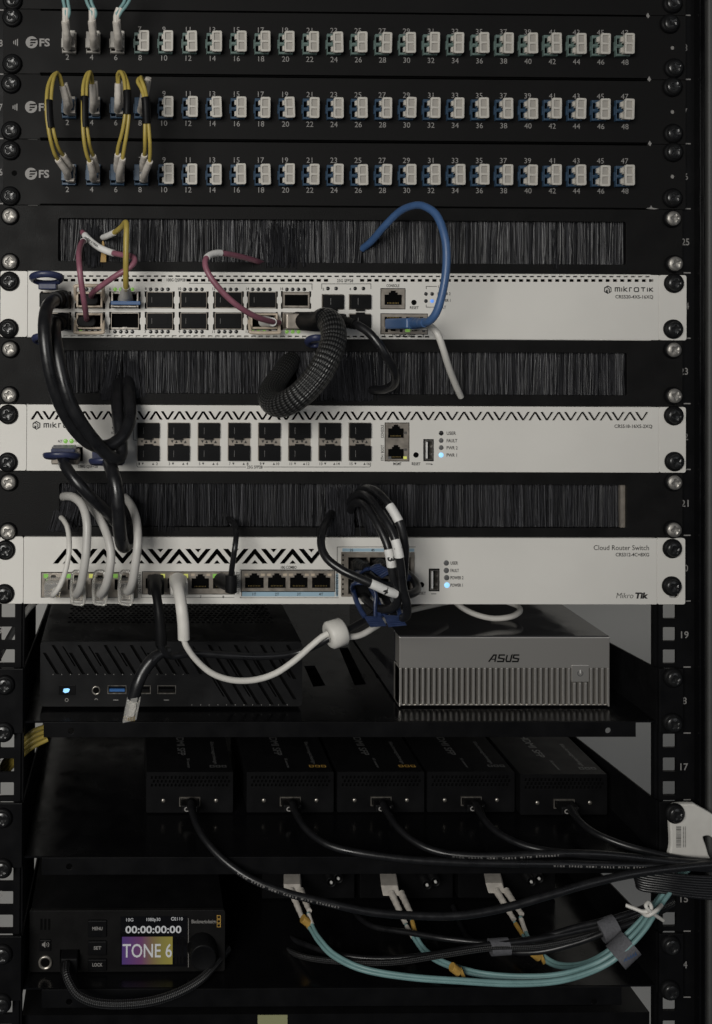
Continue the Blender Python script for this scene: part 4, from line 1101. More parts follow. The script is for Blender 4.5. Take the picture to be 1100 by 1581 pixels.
for y0, y1, s in ((1420, 1446, 'MENU'), (1452, 1474, 'SET'), (1480, 1498, 'LOCK')):
    a = RC4(136, y0, 165, y1, D4); mb = MB(); mb.box(a[0], a[1], -D4-1.4, -D4+1, a[2], a[3], 'plug'); bt = mb.build('button', rec, bevel=.7)
    mb = MB(); text(mb, s, 150.5, (y0+y1)/2+1, 5, D4+1.6, 'printfs', bold=.03, wpx=4.0*len(s)); mb.build('button_lettering', bt)
a = RC4(61, 1450, 79, 1468, D4); mb = MB(); mb.box(a[0], a[1], -D4-1.2, -D4+1, a[2], a[3], 'plug'); bt = mb.build('button', rec, bevel=.7)
mb = MB(); poly_px(mb, [(65, 1457), (67, 1457), (70, 1454), (70, 1464), (67, 1461), (65, 1461)], D4+1.5, 'printfs')
for k in (0, 1): ribbon(mb, [W(70+(2.5+k*3)*math.cos(t), 1459+(3+k*2)*math.sin(t), D4+1.5) for t in (-.8, -.4, 0, .4, .8)], .45, D4+1.5, 'printfs')
mb.build('speaker_symbol', bt)
mb = MB(); c = P(70, 1486, D4); mb.lathe(c, [(4.9, 0), (4.9, 1.2), (3.6, 1.4), (3.0, -.2)], 'silver', 28); mb.disc(c.x, c.z, 3.1, -D4-.6, -D4-.1, 'void'); mb.build('headphone_jack', rec)
mb = MB()
for x in (64, 70, 76): a = RC4(x-1.6, 1419, x+1.6, 1436, D4); mb.box(a[0], a[1], -D4-.2, -D4+.2, a[2], a[3], 'void')
mb.build('speaker_slot', rec)
mb = MB(); c = P(312, 1462, D4); mb.lathe(c, [(10.2, -.3), (10.4, 1), (9.6, 8), (9.2, 11.4), (8.6, 12), (7.4, 11.4), (.2, 11.2)], 'plug', 48); mb.build('jog_knob', rec)
mb = MB(); text(mb, 'Blackmagicdesign', 315, 1423, 5.6, dd, 'printfs', wpx=39, bold=.02)
for k in range(3): ribbon(mb, [W(x, y, dd) for x, y in ((335.5, 1414+k*6.4), (340.5, 1414+k*6.4), (340.5, 1418.8+k*6.4), (335.5, 1418.8+k*6.4))], .5, dd, 'ytag', close=True)
ribbon(mb, [W(291, 1418, dd), W(291, 1494, dd)], .35, dd, 'printfs'); mb.build('printed_lettering', rec)

# ================================================================== boxes of the lowest shelf with fibre and video sockets
D5 = -95
for i, (xa, xb) in enumerate(((405, 548), (556, 700), (708, 858))):
    x0, x1, z0, z1 = RC4(xa, 1340, xb, 1400, D5); z0 = zf3+1; z1 = z0+34
    lb = ['black socket box with fibre plug and round sockets, left of three on the lowest shelf', 'black socket box with fibre plug and round sockets, middle of three on the lowest shelf', 'black socket box with fibre plug and round sockets, right of three on the lowest shelf'][i]
    b_ = thing('converter_box', lb, 'converter box', ((x0+x1)/2, -D5, z0), 'socket boxes on the lowest shelf')
    mb = MB(); mb.box(x0, x1, -D5, -D5+90, z0, z1+30, 'black_smooth'); mb.build('body', b_, bevel=.6)
    for px in (((473, 1364), (512, 1363), (523, 1357)), ((640, 1366), (660, 1367), (673, 1362)), ((802, 1366), (821, 1362), (833, 1357)))[i][1:]:
        c = P(px[0], px[1], D5+14); mb = MB(); mb.lathe((c.x, -D5, c.z), [(4.6, 0), (4.6, 9), (3.9, 9.2), (3.9, 14), (3.2, 14.2), (3.2, 10)], 'plug', 20)
        mb.lathe((c.x, -D5-13.9, c.z), [(1.2, -.4), (1.1, .6), (.5, 1.0)], 'label', 12)  # pale tip paints a highlight onto the socket
        mb.build('round_socket', b_)
# olive sticker on the next device down
mb = MB(); x0, x1, z0, z1 = RC4(398, 1564, 444, 1600, -12); mb.box(XL_in+1, XR_in-1, 12, 340, z0-20, z1-1, 'black_smooth')
dv = thing('rack_device', 'black device under the lowest shelf with an olive sticker, cut off by the bottom edge', 'rack device', ((x0+x1)/2, 60, z0)); mb.build('body', dv)
mb = MB(); mb.box(x0, x1, 11.7, 11.98, z0, z1-1.5, 'sand'); mb.build('sticker', dv)

# ================================================================== white plastic hook bracket on the right rail
dB = 4
out = [(1029, 1247), (1033, 1240), (1040, 1237.5), (1062, 1237), (1070, 1240), (1100, 1258), (1140, 1290), (1140, 1326), (1118, 1326), (1112, 1302), (1100, 1291), (1090, 1282.5), (1082, 1281.5), (1076, 1285), (1080, 1298),
       (1084, 1312), (1086, 1327), (1029, 1327), (1027, 1318), (1031, 1300), (1030, 1270)]
br = thing('cable_ring', 'white plastic cable ring screwed to the right rail beside the converter boxes', 'cable bracket', P(1045, 1257, dB))
mb = MB(); mo = smooth([V3(x, y, 0) for x, y in out+[out[0]]], 3)[:-1]
plate(mb, [W(p.x, p.y, dB) for p in mo], [], -dB-6, 4, 'whitecable', bev=1.0); mb.build('ring_body', br)
mb = MB(); mi = [(1036, 1247), (1058, 1243), (1066, 1246), (1098, 1266), (1098, 1274), (1066, 1262), (1050, 1275), (1066, 1320), (1036, 1320), (1038, 1290)]
put_screw(1045, 1258, dB+6, br)
mb = MB(); dq = dB+6.3; x0, x1, z0, z1 = RC4(1043, 1274, 1060, 1310, dq); mb.box(x0, x1, -dq, -dq+.15, z0, z1, 'whitecable')
rnd = random.Random(4); z = z0+.6
while z < z1-.6:
    t = rnd.choice((.15, .25, .4)); mb.box(x0+.7, x0+4.2, -dq-.1, -dq-.02, z, z+t, 'print'); z += t+rnd.choice((.2, .3, .45))
for k in range(2):
    z = z0+.8
    while z < z1-.8: mb.box(x0+5.4+k*1.3, x0+6.0+k*1.3, -dq-.1, -dq-.02, z, z+.5, 'print'); z += .9
mb.build('barcode_label', br)
# ================================================================== cables
def cable(name, label, cat, pts, r, m, group=None, part='cord', n=14, seg=10, taper=None, closed=None):
    pp = path(*pts, n=seg) if not isinstance(pts[0], Vector) else pts
    t = thing(name, label, cat, pp[0], group)
    mb = MB(); mb.tube(pp, r, m, n=n, taper=taper); mb.build(part, t)
    return t, pp
def sleeve(t, pp, a, b2, r, m, name='sleeve', n=16):
    mb = MB(); mb.tube(sub(pp, a, b2), r, m, n=n); return mb.build(name, t)
def boot_between(t, pa, pb, r0, r1, m, name='boot', n=16, ribs=0):
    mb = MB(); k = 14; pts = [pa.lerp(pb, i/k) for i in range(k+1)]
    mb.tube(pts, 1, m, n=n, taper=lambda s: (r0+(r1-r0)*s)*(1-(.10 if ribs and int(s*ribs*2) % 2 else 0))); return mb.build(name, t)

# ---- yellow duplex patch cords between the middle and lowest patch panels
def lcboot(t, base, mid, end, r=2.0, m='boot', name='boot'):
    """rubber boot curving from the adapter (base) outwards and away; points are (px,py,d)"""
    pts = path(base, mid, end, n=8); mb = MB()
    mb.tube(pts, r, m, n=14, taper=lambda s: 1.4-.3*s-(.08 if int(s*12) % 2 and s < .7 else 0), oval=1.0)
    mb.tube(pts[-2:]+[pts[-1]+(pts[-1]-pts[-2])*.6], r*1.02, m, n=14)
    return mb.build(name, t)
ylab = ['yellow patch cord loop furthest left, joining ports 2 of the two blue panels',
        'yellow patch cord second from the left, joining ports 4 of the two blue panels',
        'yellow patch cord bulging right, joining ports 6 of the two blue panels',
        'yellow patch cord furthest right, joining ports 8 of the two blue panels']
Y = [ # upper boot(base, mid, end), strand route (two), wrap y-range, lower boots (two)
 dict(ub=[(104, 171, 12), (103, 158, 26), (97, 134, 32)], rt=[(97, 134, 32), (92, 116, 36), (84, 114, 40), (75, 130, 46), (72, 155, 50), (73, 185, 50), (78, 215, 48), (84, 236, 42), (90, 247, 36)],
      rt2=[(95, 130, 32), (90, 114, 37), (86, 114, 40), (81, 130, 45), (79, 155, 48), (80, 185, 48), (85, 212, 46), (91, 230, 40), (98, 240, 33)], wr=(.50, .68), lb=[[(105, 273, 13), (102, 264, 26), (90, 247, 36)], [(106, 262, 13), (106, 254, 24), (98, 240, 33)]]),
 dict(ub=[(144, 170, 12), (144, 157, 26), (143, 131, 32)], rt=[(143, 131, 32), (141, 114, 36), (135, 113, 40), (129, 130, 45), (128, 155, 48), (128, 190, 48), (130, 218, 46), (134, 238, 41), (139, 250, 36)],
      rt2=[(142, 130, 32), (140, 113, 37), (138, 113, 40), (134, 130, 44), (133.5, 155, 46), (134, 190, 46), (137, 215, 44), (140, 230, 39), (144, 240, 33)], wr=(.48, .66), lb=[[(144, 275, 13), (143, 267, 26), (139, 250, 36)], [(147, 263, 13), (147, 254, 24), (144, 241, 33)]]),
 dict(ub=[(182, 170, 12), (182, 157, 26), (182, 130, 32)], rt=[(182, 130, 32), (182, 116, 36), (188, 113, 40), (196, 128, 45), (199, 152, 48), (198, 180, 48), (196, 205, 46), (190, 226, 41), (182, 239, 36)],
      rt2=[(182, 128, 32), (180, 114, 37), (185, 112, 42), (192, 128, 47), (194, 152, 50), (193, 180, 50), (201, 190, 48), (199, 215, 44), (189, 246, 38)], wr=(.46, .62), lb=[[(182, 262, 13), (181, 254, 24), (182, 239, 36)], [(185, 275, 13), (185, 265, 26), (189, 246, 38)]]),
 dict(ub=[(218, 170, 12), (220, 157, 26), (226, 126, 34)], rt=[(222, 133, 36), (216, 121, 42), (213, 126, 46), (219, 138, 49), (223, 155, 51), (224, 185, 50), (224, 210, 48), (224, 230, 42), (223, 240, 36)],
      rt2=[(224, 135, 36), (219, 120, 42), (218, 122, 47), (224, 138, 50), (227, 155, 52), (229, 185, 50), (231, 210, 48), (232, 232, 44), (231, 250, 38)], wr=(.48, .66), lb=[[(222, 262, 13), (221, 254, 24), (223, 240, 36)], [(222, 276, 13), (224, 267, 26), (231, 250, 38)]])]
for i, c in enumerate(Y):
    t = thing('fibre_patch_cord', ylab[i], 'fibre cable', P(*c['ub'][0]), 'yellow duplex patch cords')
    p1 = path(*c['rt']); p2 = path(*c['rt2'])
    if i == 2:
        q = c['rt2']; p2 = path(*[(182, 128, 32), (182, 114, 37), (187, 111, 42), (192, 124, 46), (194, 150, 48), (193, 178, 48), (190, 205, 45), (187, 226, 41), (189, 246, 38)])
        p1 = path(*[(183, 130, 32), (184, 116, 36), (190, 112, 40), (197, 128, 45), (200, 152, 48), (199, 180, 48), (196, 205, 46), (192, 228, 42), (189, 246, 38)])
        p2 = path(*[(182, 128, 32), (182, 114, 37), (187, 111, 42), (192, 124, 46), (194, 150, 48), (193, 178, 48), (189, 203, 45), (183, 225, 40), (181, 239, 36)])
    for k, p in enumerate((p1, p2)):
        mb = MB(); mb.tube(p, 1.28, 'yellow', n=12); mb.build('strand', t)
    a, b2 = c['wr']; pm = [(u+v)/2 for u, v in zip(sub(p1, a, b2), sub(p2, a, b2))]
    mb = MB(); mb.tube(pm, 1, 'black_smooth', n=16, taper=lambda s: 2.75); mb.build('wrap', t)
    lcboot(t, *c['ub']); u2 = [(x+3, y-4, d-2) for x, y, d in c['ub']]; lcboot(t, *u2)
    for l_ in c['lb']: lcboot(t, *l_)
# ---- three aqua cords coming down from above into the topmost panel
for i, (x, lb) in enumerate(((104, 'furthest left'), (145, 'middle one'), (183, 'furthest right'))):
    t = thing('fibre_patch_cord', 'aqua cord dropping from above into the top patch panel, '+lb+' of three', 'fibre cable', P(x, 74, 12), 'aqua cords of the top panel')
    xt = (98, 134, 192)[i]
    for k in (0, 1):
        lcboot(t, (x+k*1.5, 72-k*9, 12), (x-1, 56-k*6, 26), (x-4+k*2, 34-k*3, 34), r=2.1)
        mb = MB(); mb.tube(path((x-4+k*2, 36-k*3, 33), (x-3+k*6, 20, 36), (xt+k*7, 2, 36), (xt+k*9-(6 if i < 2 else -6), -25, 34)), 1.15, 'aqua', n=12); mb.build('strand', t)
        mb = MB(); mb.tube(path((x-4+k*2, 34-k*3, 34), (x-4+k*3, 24, 35), (x-4+k*4+(4 if i == 2 else 0), 12, 36)), 1.75, 'boot', n=12); mb.build('strain_relief', t)

# ---- blue network cable
t, pp = cable('network_cable', 'blue network cable arching up from the upper switch into the upper brush', 'network cable',
     [(652, 499, 46), (664, 495, 55), (676, 478, 60), (686, 440, 62), (690, 400, 62), (687, 365, 60), (675, 333, 54), (657, 319, 46), (640, 317, 38), (618, 326, 28), (595, 348, 18), (575, 371, 6), (560, 384, -4)], 2.55, 'blue')
mb = MB(); a, b2 = P(606, 500, 4), P(640, 499, 34)
mb.obox((a+b2)/2, (b2-a)/2, Vector((0, 0, 3.6)), Vector((5.4, 0, 0)), 'blue'); mb.build('plug', t, bevel=1.0)
boot_between(t, P(636, 499, 30), P(656, 498, 50), 4.2, 3.0, 'blue', ribs=4)
# ---- white cable
t, pp = cable('network_cable', 'thin white cable drooping from beside the blue plug to the second brush', 'network cable',
     [(650, 503, 14), (664, 503, 30), (676, 516, 36), (685, 540, 34), (693, 566, 26), (703, 592, 14), (712, 612, 2.6)], 2.2, 'whitecable')
mb = MB(); a, b2 = P(640, 502, 3), P(650, 502, 15); mb.obox((a+b2)/2, (b2-a)/2, Vector((0, 0, 3.4)), Vector((4.6, 0, 0)), 'clear'); mb.build('plug', t, bevel=.5)

# ---- fibre modules of the upper switch
def qmodule(label, c, row, m, bail=None, open_=True, px=None, y=None):
    x0, x1, z0, z1 = RC4(qx[c][0]+3.5, (451, 483.5)[row], qx[c][1]-3.5, (474.5, 507.5)[row], SD)
    t = thing('fibre_module', label, 'transceiver', ((x0+x1)/2, -SD, z0), 'fibre modules in the upper switch')
    mb = MB(); mb.ring(x0, x1, z0, z1, 1.4, -SD-9, 3, m); mb.box(x0+1.5, x1-1.5, -SD-1, 2, z0+1.5, z1-1.5, 'void'); mb.build('housing', t, bevel=.4)
    if bail:
        mb = MB(); e = 12
        if bail == 'up': pts = [(x0-.5, -SD-5, (z0+z1)/2), (x0-.5, -SD-e, z1+2), (x0+1, -SD-e-1, z1+4), (x1-1, -SD-e-1, z1+4), (x1+.5, -SD-e, z1+2), (x1+.5, -SD-5, (z0+z1)/2)]
        else: pts = [(x0-.5, -SD-5, (z0+z1)/2), (x0-.5, -SD-e, z0-1), (x0+1, -SD-e-1, z0-2.4), (x1-1, -SD-e-1, z0-2.4), (x1+.5, -SD-e, z0-1), (x1+.5, -SD-5, (z0+z1)/2)]
        mb.tube(smooth([Vector(p) for p in pts], 6), 1.25, 'bail', n=10); mb.build('bail_latch', t)
    return t, (x0, x1, z0, z1)
def oval_plug(t, cx, cz, w_, h_, d0, d1, m, name='plug'):
    mb = MB(); q = rrect(cx-w_, cx+w_, cz-h_, cz+h_, min(w_, h_)*.9, 6); mb.prism(q, -d1, -d0, m); return mb.build(name, t, bevel=.6)
q1, b1 = qmodule('metal fibre module with beige bail under the looping pink cable, upper port row', 2, 0, 'bail', 'up')
q2, b2_ = qmodule('metal fibre module with beige bail where the vertical pink cable ends, lower port row', 2, 1, 'bail', 'down')
q3, b3 = qmodule('fibre module with a blue latch band under the yellow cable', 3, 0, 'silver')
mb = MB(); a = RC4(171, 464.5, 217, 470.5, SD+12); mb.box(a[0], a[1], -SD-13, -SD-3, a[2], a[3], 'blue'); mb.build('latch_band', q3, bevel=.4)
q4, b4 = qmodule('fibre module with a big beige bail where the right pink cable ends', 7, 1, 'bail', 'down')

# ---- pink fibre cables
t, pp = cable('fibre_cable', 'short pink fibre cable running straight up from the lower port row, left side', 'fibre cable',
     [(134, 494, 12), (133, 486, 26), (130.5, 468, 38), (126, 440, 44), (123, 412, 44), (122, 390, 36), (126, 375, 22), (132, 370, 6), (136, 368, -4)], 1.95, 'pink', group='pink fibre cables')
c = P(134, 496, 6); oval_plug(t, c.x, c.z, 6.4, 3.6, 5, 15, 'plug'); sleeve(t, pp, .80, .9, 2.2, 'label')
t, pp = cable('fibre_cable', 'pink fibre cable making a pointed loop behind the yellow one, left side', 'fibre cable',
     [(141, 458, 12), (143, 452, 24), (158, 440, 32), (180, 425, 38), (200, 413, 40), (208, 403, 38), (204, 396, 34), (188, 393, 26), (170, 389, 18), (152, 381, 12), (138, 370, 7), (127, 358, -4)], 1.95, 'pink', group='pink fibre cables')
c = P(138, 463, 6); oval_plug(t, c.x, c.z, 6.4, 3.6, 5, 15, 'plug')
sleeve(t, pp, .70, .97, 2.35, 'label', 'label_sleeve'); mb = MB(); wrap_text(mb, '1234006LX-425', sub(pp, .70, .97), 16, 2.4, 1.5, 'print'); mb.build('label_lettering', t)
t, pp = cable('fibre_cable', 'pink fibre cable sweeping down right from the upper brush across four ports', 'fibre cable',
     [(405, 406, -4), (394, 402, 6), (372, 396, 18), (352, 392, 28), (335, 390.5, 34), (321, 396, 40), (317, 408, 44), (325, 427, 47), (345, 452, 47), (370, 474, 44), (396, 489, 36), (418, 496, 24), (431, 498, 12)], 1.95, 'pink', group='pink fibre cables')
sleeve(t, pp, .30, .44, 2.3, 'label', 'label_sleeve'); boot_between(t, P(421, 497, 22), P(408, 496, 5), 3.0, 4.2, 'label')
# ---- yellow cable of the upper switch
t, pp = cable('fibre_cable', 'yellow fibre cable rising from the blue latched module, bending left at the top', 'fibre cable',
     [(195, 452, 22), (194.5, 440, 34), (194.5, 410, 42), (195, 375, 44), (195.5, 350, 42), (194, 343, 38), (188, 350, 30), (178, 358, 20), (166, 364, 8), (158, 367, -4)], 1.9, 'yellow', seg=12)
sleeve(t, pp, .79, .99, 2.2, 'label', 'label_sleeve'); boot_between(t, P(194, 462, 6), P(194.6, 442, 32), 5.4, 2.6, 'greycable', ribs=5)
tag_ = thing('cable_tag', 'small yellow folded tag hanging in the upper brush beside the pink cables', 'cable tag', P(159, 405, 3))
mb = MB(); a = P(155, 404.5, 2.5); b2 = P(164, 404.5, 2.5); c = P(164, 392, 3); d = P(158, 372, 2); e = P(160, 372, 2); q = Vector((0, -.5, 0))
mb.add([a, b2, c, e, d, a+q, b2+q, c+q, e+q, d+q], [(0, 1, 2, 3, 4), (9, 8, 7, 6, 5)]+[(i, i+5, (i+1) % 5+5, (i+1) % 5) for i in range(5)], 'ytag'); mb.build('tag', tag_)

# ---- thick black cables, upper switch column 1 into second brush
def pulltab(t, cpx, cpy, d, wpx, hpx_, name='pull_tab', m='tab', tilt=0.0, depth=8):
    c = P(cpx, cpy, d); pts = []
    for k in range(29):
        a = 2*pi*k/28; pts.append(c+Vector((wpx/2/SC*math.cos(a), -depth*math.sin(a)*.9, hpx_/2/SC*math.sin(a)+tilt*math.cos(a))))
    mb = MB(); mb.tube(pts, 1.6, m, n=10, cap=False, oval=1.5); return mb.build(name, t)
def dac(name_label, port, pts, r=5.1, tab=None, group='thick black cables of the left side', plugm='plug'):
    t, pp = cable('thick_cable', name_label, 'cable', pts, r, 'pvc', group=group, n=18)
    x0, x1, z0, z1 = RC4(*port, SD)
    mb = MB(); mb.box(x0, x1, -SD-15, 3, z0, z1, plugm); mb.build('plug', t, bevel=1.0)
    return t, pp, (x0, x1, z0, z1)
t, pp, _ = dac('thick black cable bulging furthest left, from the upper port row into the second brush', (64, 452, 108, 475),
   [(92, 462, 14), (86, 463, 24), (74, 472, 42), (69, 495, 56), (70, 530, 62), (77, 575, 62), (92, 622, 58), (115, 662, 52), (142, 686, 46), (168, 688, 40), (190, 672, 34), (201, 645, 26), (200, 615, 14), (198, 592, 2), (197, 576, -9)], r=4.3)
pulltab(t, 72, 430, 26, 44, 12, depth=9); boot_between(t, P(97, 462, 6), P(84, 463, 26), 6.6, 5.6, 'plug', ribs=3)
mb = MB(); mb.box(*[P(60, 440, 20).x, P(88, 440, 20).x], -24, -10, P(72, 447, 20).z, P(72, 437, 20).z, 'tab'); mb.build('tab_stem', t, bevel=.8)
t, pp, _ = dac('thick black cable in front, from the lower port row dipping lowest across the middle switch', (66, 484, 108, 508),
   [(90, 496, 12), (86, 498, 26), (84, 512, 44), (88, 540, 56), (96, 580, 60), (108, 620, 60), (127, 655, 56), (150, 685, 50), (172, 706, 44), (186, 704, 38), (187, 680, 32), (183, 650, 24), (181, 620, 13), (182, 596, 2), (183, 580, -9)], r=4.3)
boot_between(t, P(96, 496, 6), P(86, 500, 28), 6.4, 5.6, 'plug', ribs=3); pulltab(t, 66, 524, 20, 26, 10, depth=7)
# middle switch, two cables down to third brush
t, pp, bb = dac('thick black cable from the left metal plug of the middle switch slanting down right', (82, 692, 124, 712),
   [(96, 704, 16), (98, 712, 30), (104, 724, 40), (122, 748, 46), (145, 772, 44), (168, 793, 36), (184, 812, 26), (193, 812, 14), (197, 790, 4), (197, 775, -5)], r=3.8, plugm='cage')
pulltab(t, 95, 704, 24, 48, 9, depth=10); mb = MB(); a = RC4(80, 690, 117, 702, 18); mb.box(a[0], a[1], -26, -8, a[2], a[3], 'tab'); mb.build('tab_stem', t, bevel=1)
t, pp, bb = dac('thick black cable from the right plug of the middle switch hanging straight down', (146, 692, 188, 712),
   [(166, 702, 16), (168, 712, 32), (174, 730, 46), (180, 755, 52), (183, 790, 52), (185, 820, 48), (190, 842, 40), (197, 838, 30), (199, 815, 20), (198, 795, 10), (198, 778, -5)], r=4.5, plugm='tab')
pulltab(t, 165, 713, 24, 46, 9, depth=10); mb = MB(); a = RC4(143, 694, 162, 712, 12); mb.box(a[0], a[1], -20, -6, a[2], a[3], 'tab'); mb.build('tab_stem', t, bevel=1)

# ---- braided sleeve cable
bp_ = path((486, 497, 14), (501, 492, 32), (513, 503, 46), (515, 526, 54), (506, 553, 60), (489, 582, 62), (465, 608, 60), (441, 623, 52), (423, 623, 40), (416, 610, 28), (424, 593, 16), (440, 570, 4), (452, 552, -8), n=12)
t = thing('braided_cable', 'wide black braided sleeve curling from the upper switch down over the second brush', 'cable', bp_[0])
mb = MB(); mb.tube(bp_, 1, 'braid', n=28, taper=lambda s: 5.5+2.9*min(1, s*7) if s < .14 else 8.3-max(0, s-.6)*4); mb.build('braided_sleeve', t)
mb = MB(); mb.tube(path((458, 495, 6), (475, 496, 16), (492, 496, 30), (503, 492, 40)), 1, 'plug', n=20, taper=lambda s: 6.3+.9*s); mb.build('boot', t)
mb = MB(); a = RC4(438, 484, 480, 507.5, SD); mb.box(a[0], a[1], -SD-12, 3, a[2], a[3], 'cage'); mb.build('plug', t, bevel=.7)
pulltab(t, 487, 527, 20, 24, 12, depth=8)
# ---- single black cable next to it
t, pp = cable('black_cable', 'black cable curving down right from the lower small port beside the braided sleeve', 'cable',
   [(530, 495, 14), (548, 500, 30), (568, 512, 38), (584, 530, 42), (598, 552, 42), (610, 575, 36), (609, 592, 26), (594, 601, 14), (576, 602, 3), (566, 603, -5)], 2.9, 'pvc')
mb = MB(); a = RC4(499, 484.5, 529, 507.5, SD); mb.box(a[0], a[1], -SD-12, 3, a[2], a[3], 'plug'); mb.build('plug', t, bevel=.7)
boot_between(t, P(518, 493, 8), P(549, 501, 32), 4.8, 3.3, 'plug', ribs=5)

# ---- lowest switch: grey cables with clear plugs
def clearplug(t, x, y0, y1, d=16, wpx=22):
    x0, x1, z0, z1 = RC4(x-wpx/2, y0+14, x+wpx/2, y1-6, 8)
    mb = MB(); mb.box(x0+.6, x1-.6, -d, 3, z0+1, z1, 'clear'); mb.build('clear_plug', t, bevel=1.0)
    mb = MB(); pts = [P(x-wpx/2+2, y1, d+8), P(x-wpx/2+1, (y0+y1)/2, d+9), P(x-wpx/2+4, y0+3, d+7), P(x, y0, d+6), P(x+wpx/2-4, y0+3, d+7), P(x+wpx/2-1, (y0+y1)/2, d+9), P(x+wpx/2-2, y1, d+8)]
    mb.tube(smooth(pts+[P(x, y1+2, d+8), pts[0]], 6), 1.1, 'clear', n=8); mb.build('latch_guard', t)
t, pp = cable('network_cable', 'thin light grey cable furthest left, with a clear plug in the lowest switch', 'network cable',
   [(86, 909, 14), (82, 919, 26), (88, 912, 33), (96, 897, 36), (103, 874, 37), (107, 845, 34), (105, 818, 22), (99, 804, 10), (92, 797, -3)], 1.75, 'whitecable')
mb = MB(); a = RC4(70, 895, 95, 918, 10); mb.box(a[0], a[1], -18, 3, a[2], a[3], 'clear'); mb.build('clear_plug', t, bevel=1)
g = 'thick grey network cables'
for lb, pts, px in (('thick grey cable arching over from the left end of the third brush', [(119, 912, 14), (119, 917, 26), (125, 903, 38), (131, 870, 45), (134, 838, 45), (134, 805, 42), (127, 780, 34), (114, 768, 22), (103, 766, 8), (96, 767, -4)], 120),
                    ('thick grey cable in the middle of the three, passing behind the first', [(154, 912, 14), (156, 917, 26), (164, 903, 38), (170, 876, 43), (171, 850, 42), (164, 822, 36), (152, 797, 26), (139, 780, 14), (127, 772, -4)], 154),
                    ('thick grey cable furthest right of three, beside the hanging black cable', [(193, 910, 14), (199, 912, 26), (205, 897, 37), (210, 865, 42), (213, 835, 41), (211, 805, 32), (205, 785, 20), (197, 772, 6), (193, 768, -4)], 194)):
    t, pp = cable('network_cable', lb, 'network cable', pts, 2.85, 'greycable', group=g, n=16)
    clearplug(t, px, 882, 931)
# black and white cables with boots hanging down over the black mini computer
t = thing('network_cable', 'black cable with long boot, left of the white one, ending in a clump over the mini computer', 'network cable', P(241, 895, 10), 'cables hanging from the lowest switch')
t['label'] = 'black network cable with long boot hanging beside the white one over the mini computer'
mb = MB(); a = RC4(228, 889, 253, 912, 6); mb.box(a[0], a[1], -17, 3, a[2], a[3], 'plug'); mb.build('plug', t, bevel=1.2)
mb = MB(); mb.tube(path((240, 898, 10), (241, 912, 30), (245, 940, 38), (248, 970, 40), (249, 995, 40)), 1, 'plug', n=16, taper=lambda s: 5.4-2.3*min(1, s*2.2)+.8*min(1, max(0, s-.5)*2)); mb.build('boot', t)
mb = MB(); p_ = path((249, 990, 40), (250, 1000, 40), (257, 1010, 38), (268, 1013, 34), (300, 1009, 30), (350, 1012, 28), (400, 1014, 24), (450, 1010, 20), (482, 999, 22), (515, 982, 26), (545, 968, 20), (575, 950, 5), (600, 925, -30)); mb.tube(p_, 2.3, 'pvc'); mb.build('cord', t)
t = thing('network_cable', 'white network cable with long boot swooping across the mini computer to the white ring', 'network cable', P(276, 895, 10), 'cables hanging from the lowest switch')
mb = MB(); a = RC4(262, 890, 289, 913, 6); mb.box(a[0], a[1], -17, 3, a[2], a[3], 'whitecable'); mb.build('plug', t, bevel=1.2)
mb = MB(); mb.tube(path((275, 898, 10), (276, 910, 30), (280, 935, 40), (283, 962, 42), (284, 987, 42)), 1, 'whitecable', n=18, taper=lambda s: 6.2-2.3*min(1, s*2.6)); mb.build('boot', t)
mb = MB(); p_ = path((284, 984, 42), (288, 998, 42), (304, 1020, 40), (328, 1040, 38), (358, 1050, 36), (392, 1050, 34), (425, 1040, 32), (455, 1020, 30), (480, 998, 28), (500, 982, 27), (515, 977, 26), (535, 983, 24), (556, 981, 20), (578, 969, 12), (605, 952, -10), (640, 941, -40), (690, 930, -70)); mb.tube(p_, 2.0, 'whitecable', n=16); mb.build('cord', t)
t, pp = cable('loose_cable', 'loose black cable with an empty clear plug dangling over the mini computer ports', 'network cable',
   [(262, 1003, 36), (250, 1008, 38), (236, 1018, 40), (222, 1036, 42), (213, 1056, 44), (206, 1080, 44)], 4.0, 'pvc', n=18, taper=lambda s: .62+.38*min(1, s*3))
mb = MB(); a, b2 = P(207, 1076, 44), P(200, 1112, 44); ax = (b2-a)/2
mb.obox(a+ax, ax, Vector((4.6, .3, .9)), Vector((0, 2.8, 0)), 'clear'); mb.build('clear_plug', t, bevel=.7)
mb = MB(); mb.obox(a+ax*.7+Vector((0, -3.6, 0)), ax*.8, Vector((2.2, 0, .4)), Vector((0, .5, 0)), 'clear')
for k in range(8): mb.obox(b2+Vector((-3.4+k*.95, -2.6, 2.2)), Vector((.22, 0, 0)), Vector((0, .3, 0)), Vector((0, 0, 1.6)), 'gold')
mb.build('plug_latch', t)
t = thing('cable_ring', 'white round cable ring holding the white and black cables between the mini computers', 'cable ring', P(518, 978, 26))
mb = MB(); c = P(519, 978, 25); ax = (P(545, 972, 22)-P(495, 988, 28)).normalized()
R0, R1, h = 4.6, 8.9, 6.2; mb.lathe(c, [(R0, -h), (R1-1.5, -h), (R1, -h+1.5), (R1, h-1.5), (R1-1.5, h), (R0, h), (R0, -h)], 'whitecable', 36, axis=ax); mb.build('ring', t)
t, pp = cable('network_cable', 'white cable loop lying on the lid of the silver mini computer', 'network cable',
   [(690, 915, -60), (706, 932, -50), (722, 943, -46), (742, 951, -44), (765, 955, -45), (790, 952, -48), (803, 944, -56), (800, 936, -66), (785, 930, -74), (760, 920, -85)], 2.1, 'whitecable')
t, pp = cable('black_cable', 'slim black cable with angled plug rising from the fourth middle port of the lowest switch', 'network cable',
   [(357, 888, 24), (359, 872, 28), (363, 845, 30), (365, 822, 22), (361, 808, 10), (352, 800, -4)], 1.9, 'pvc')
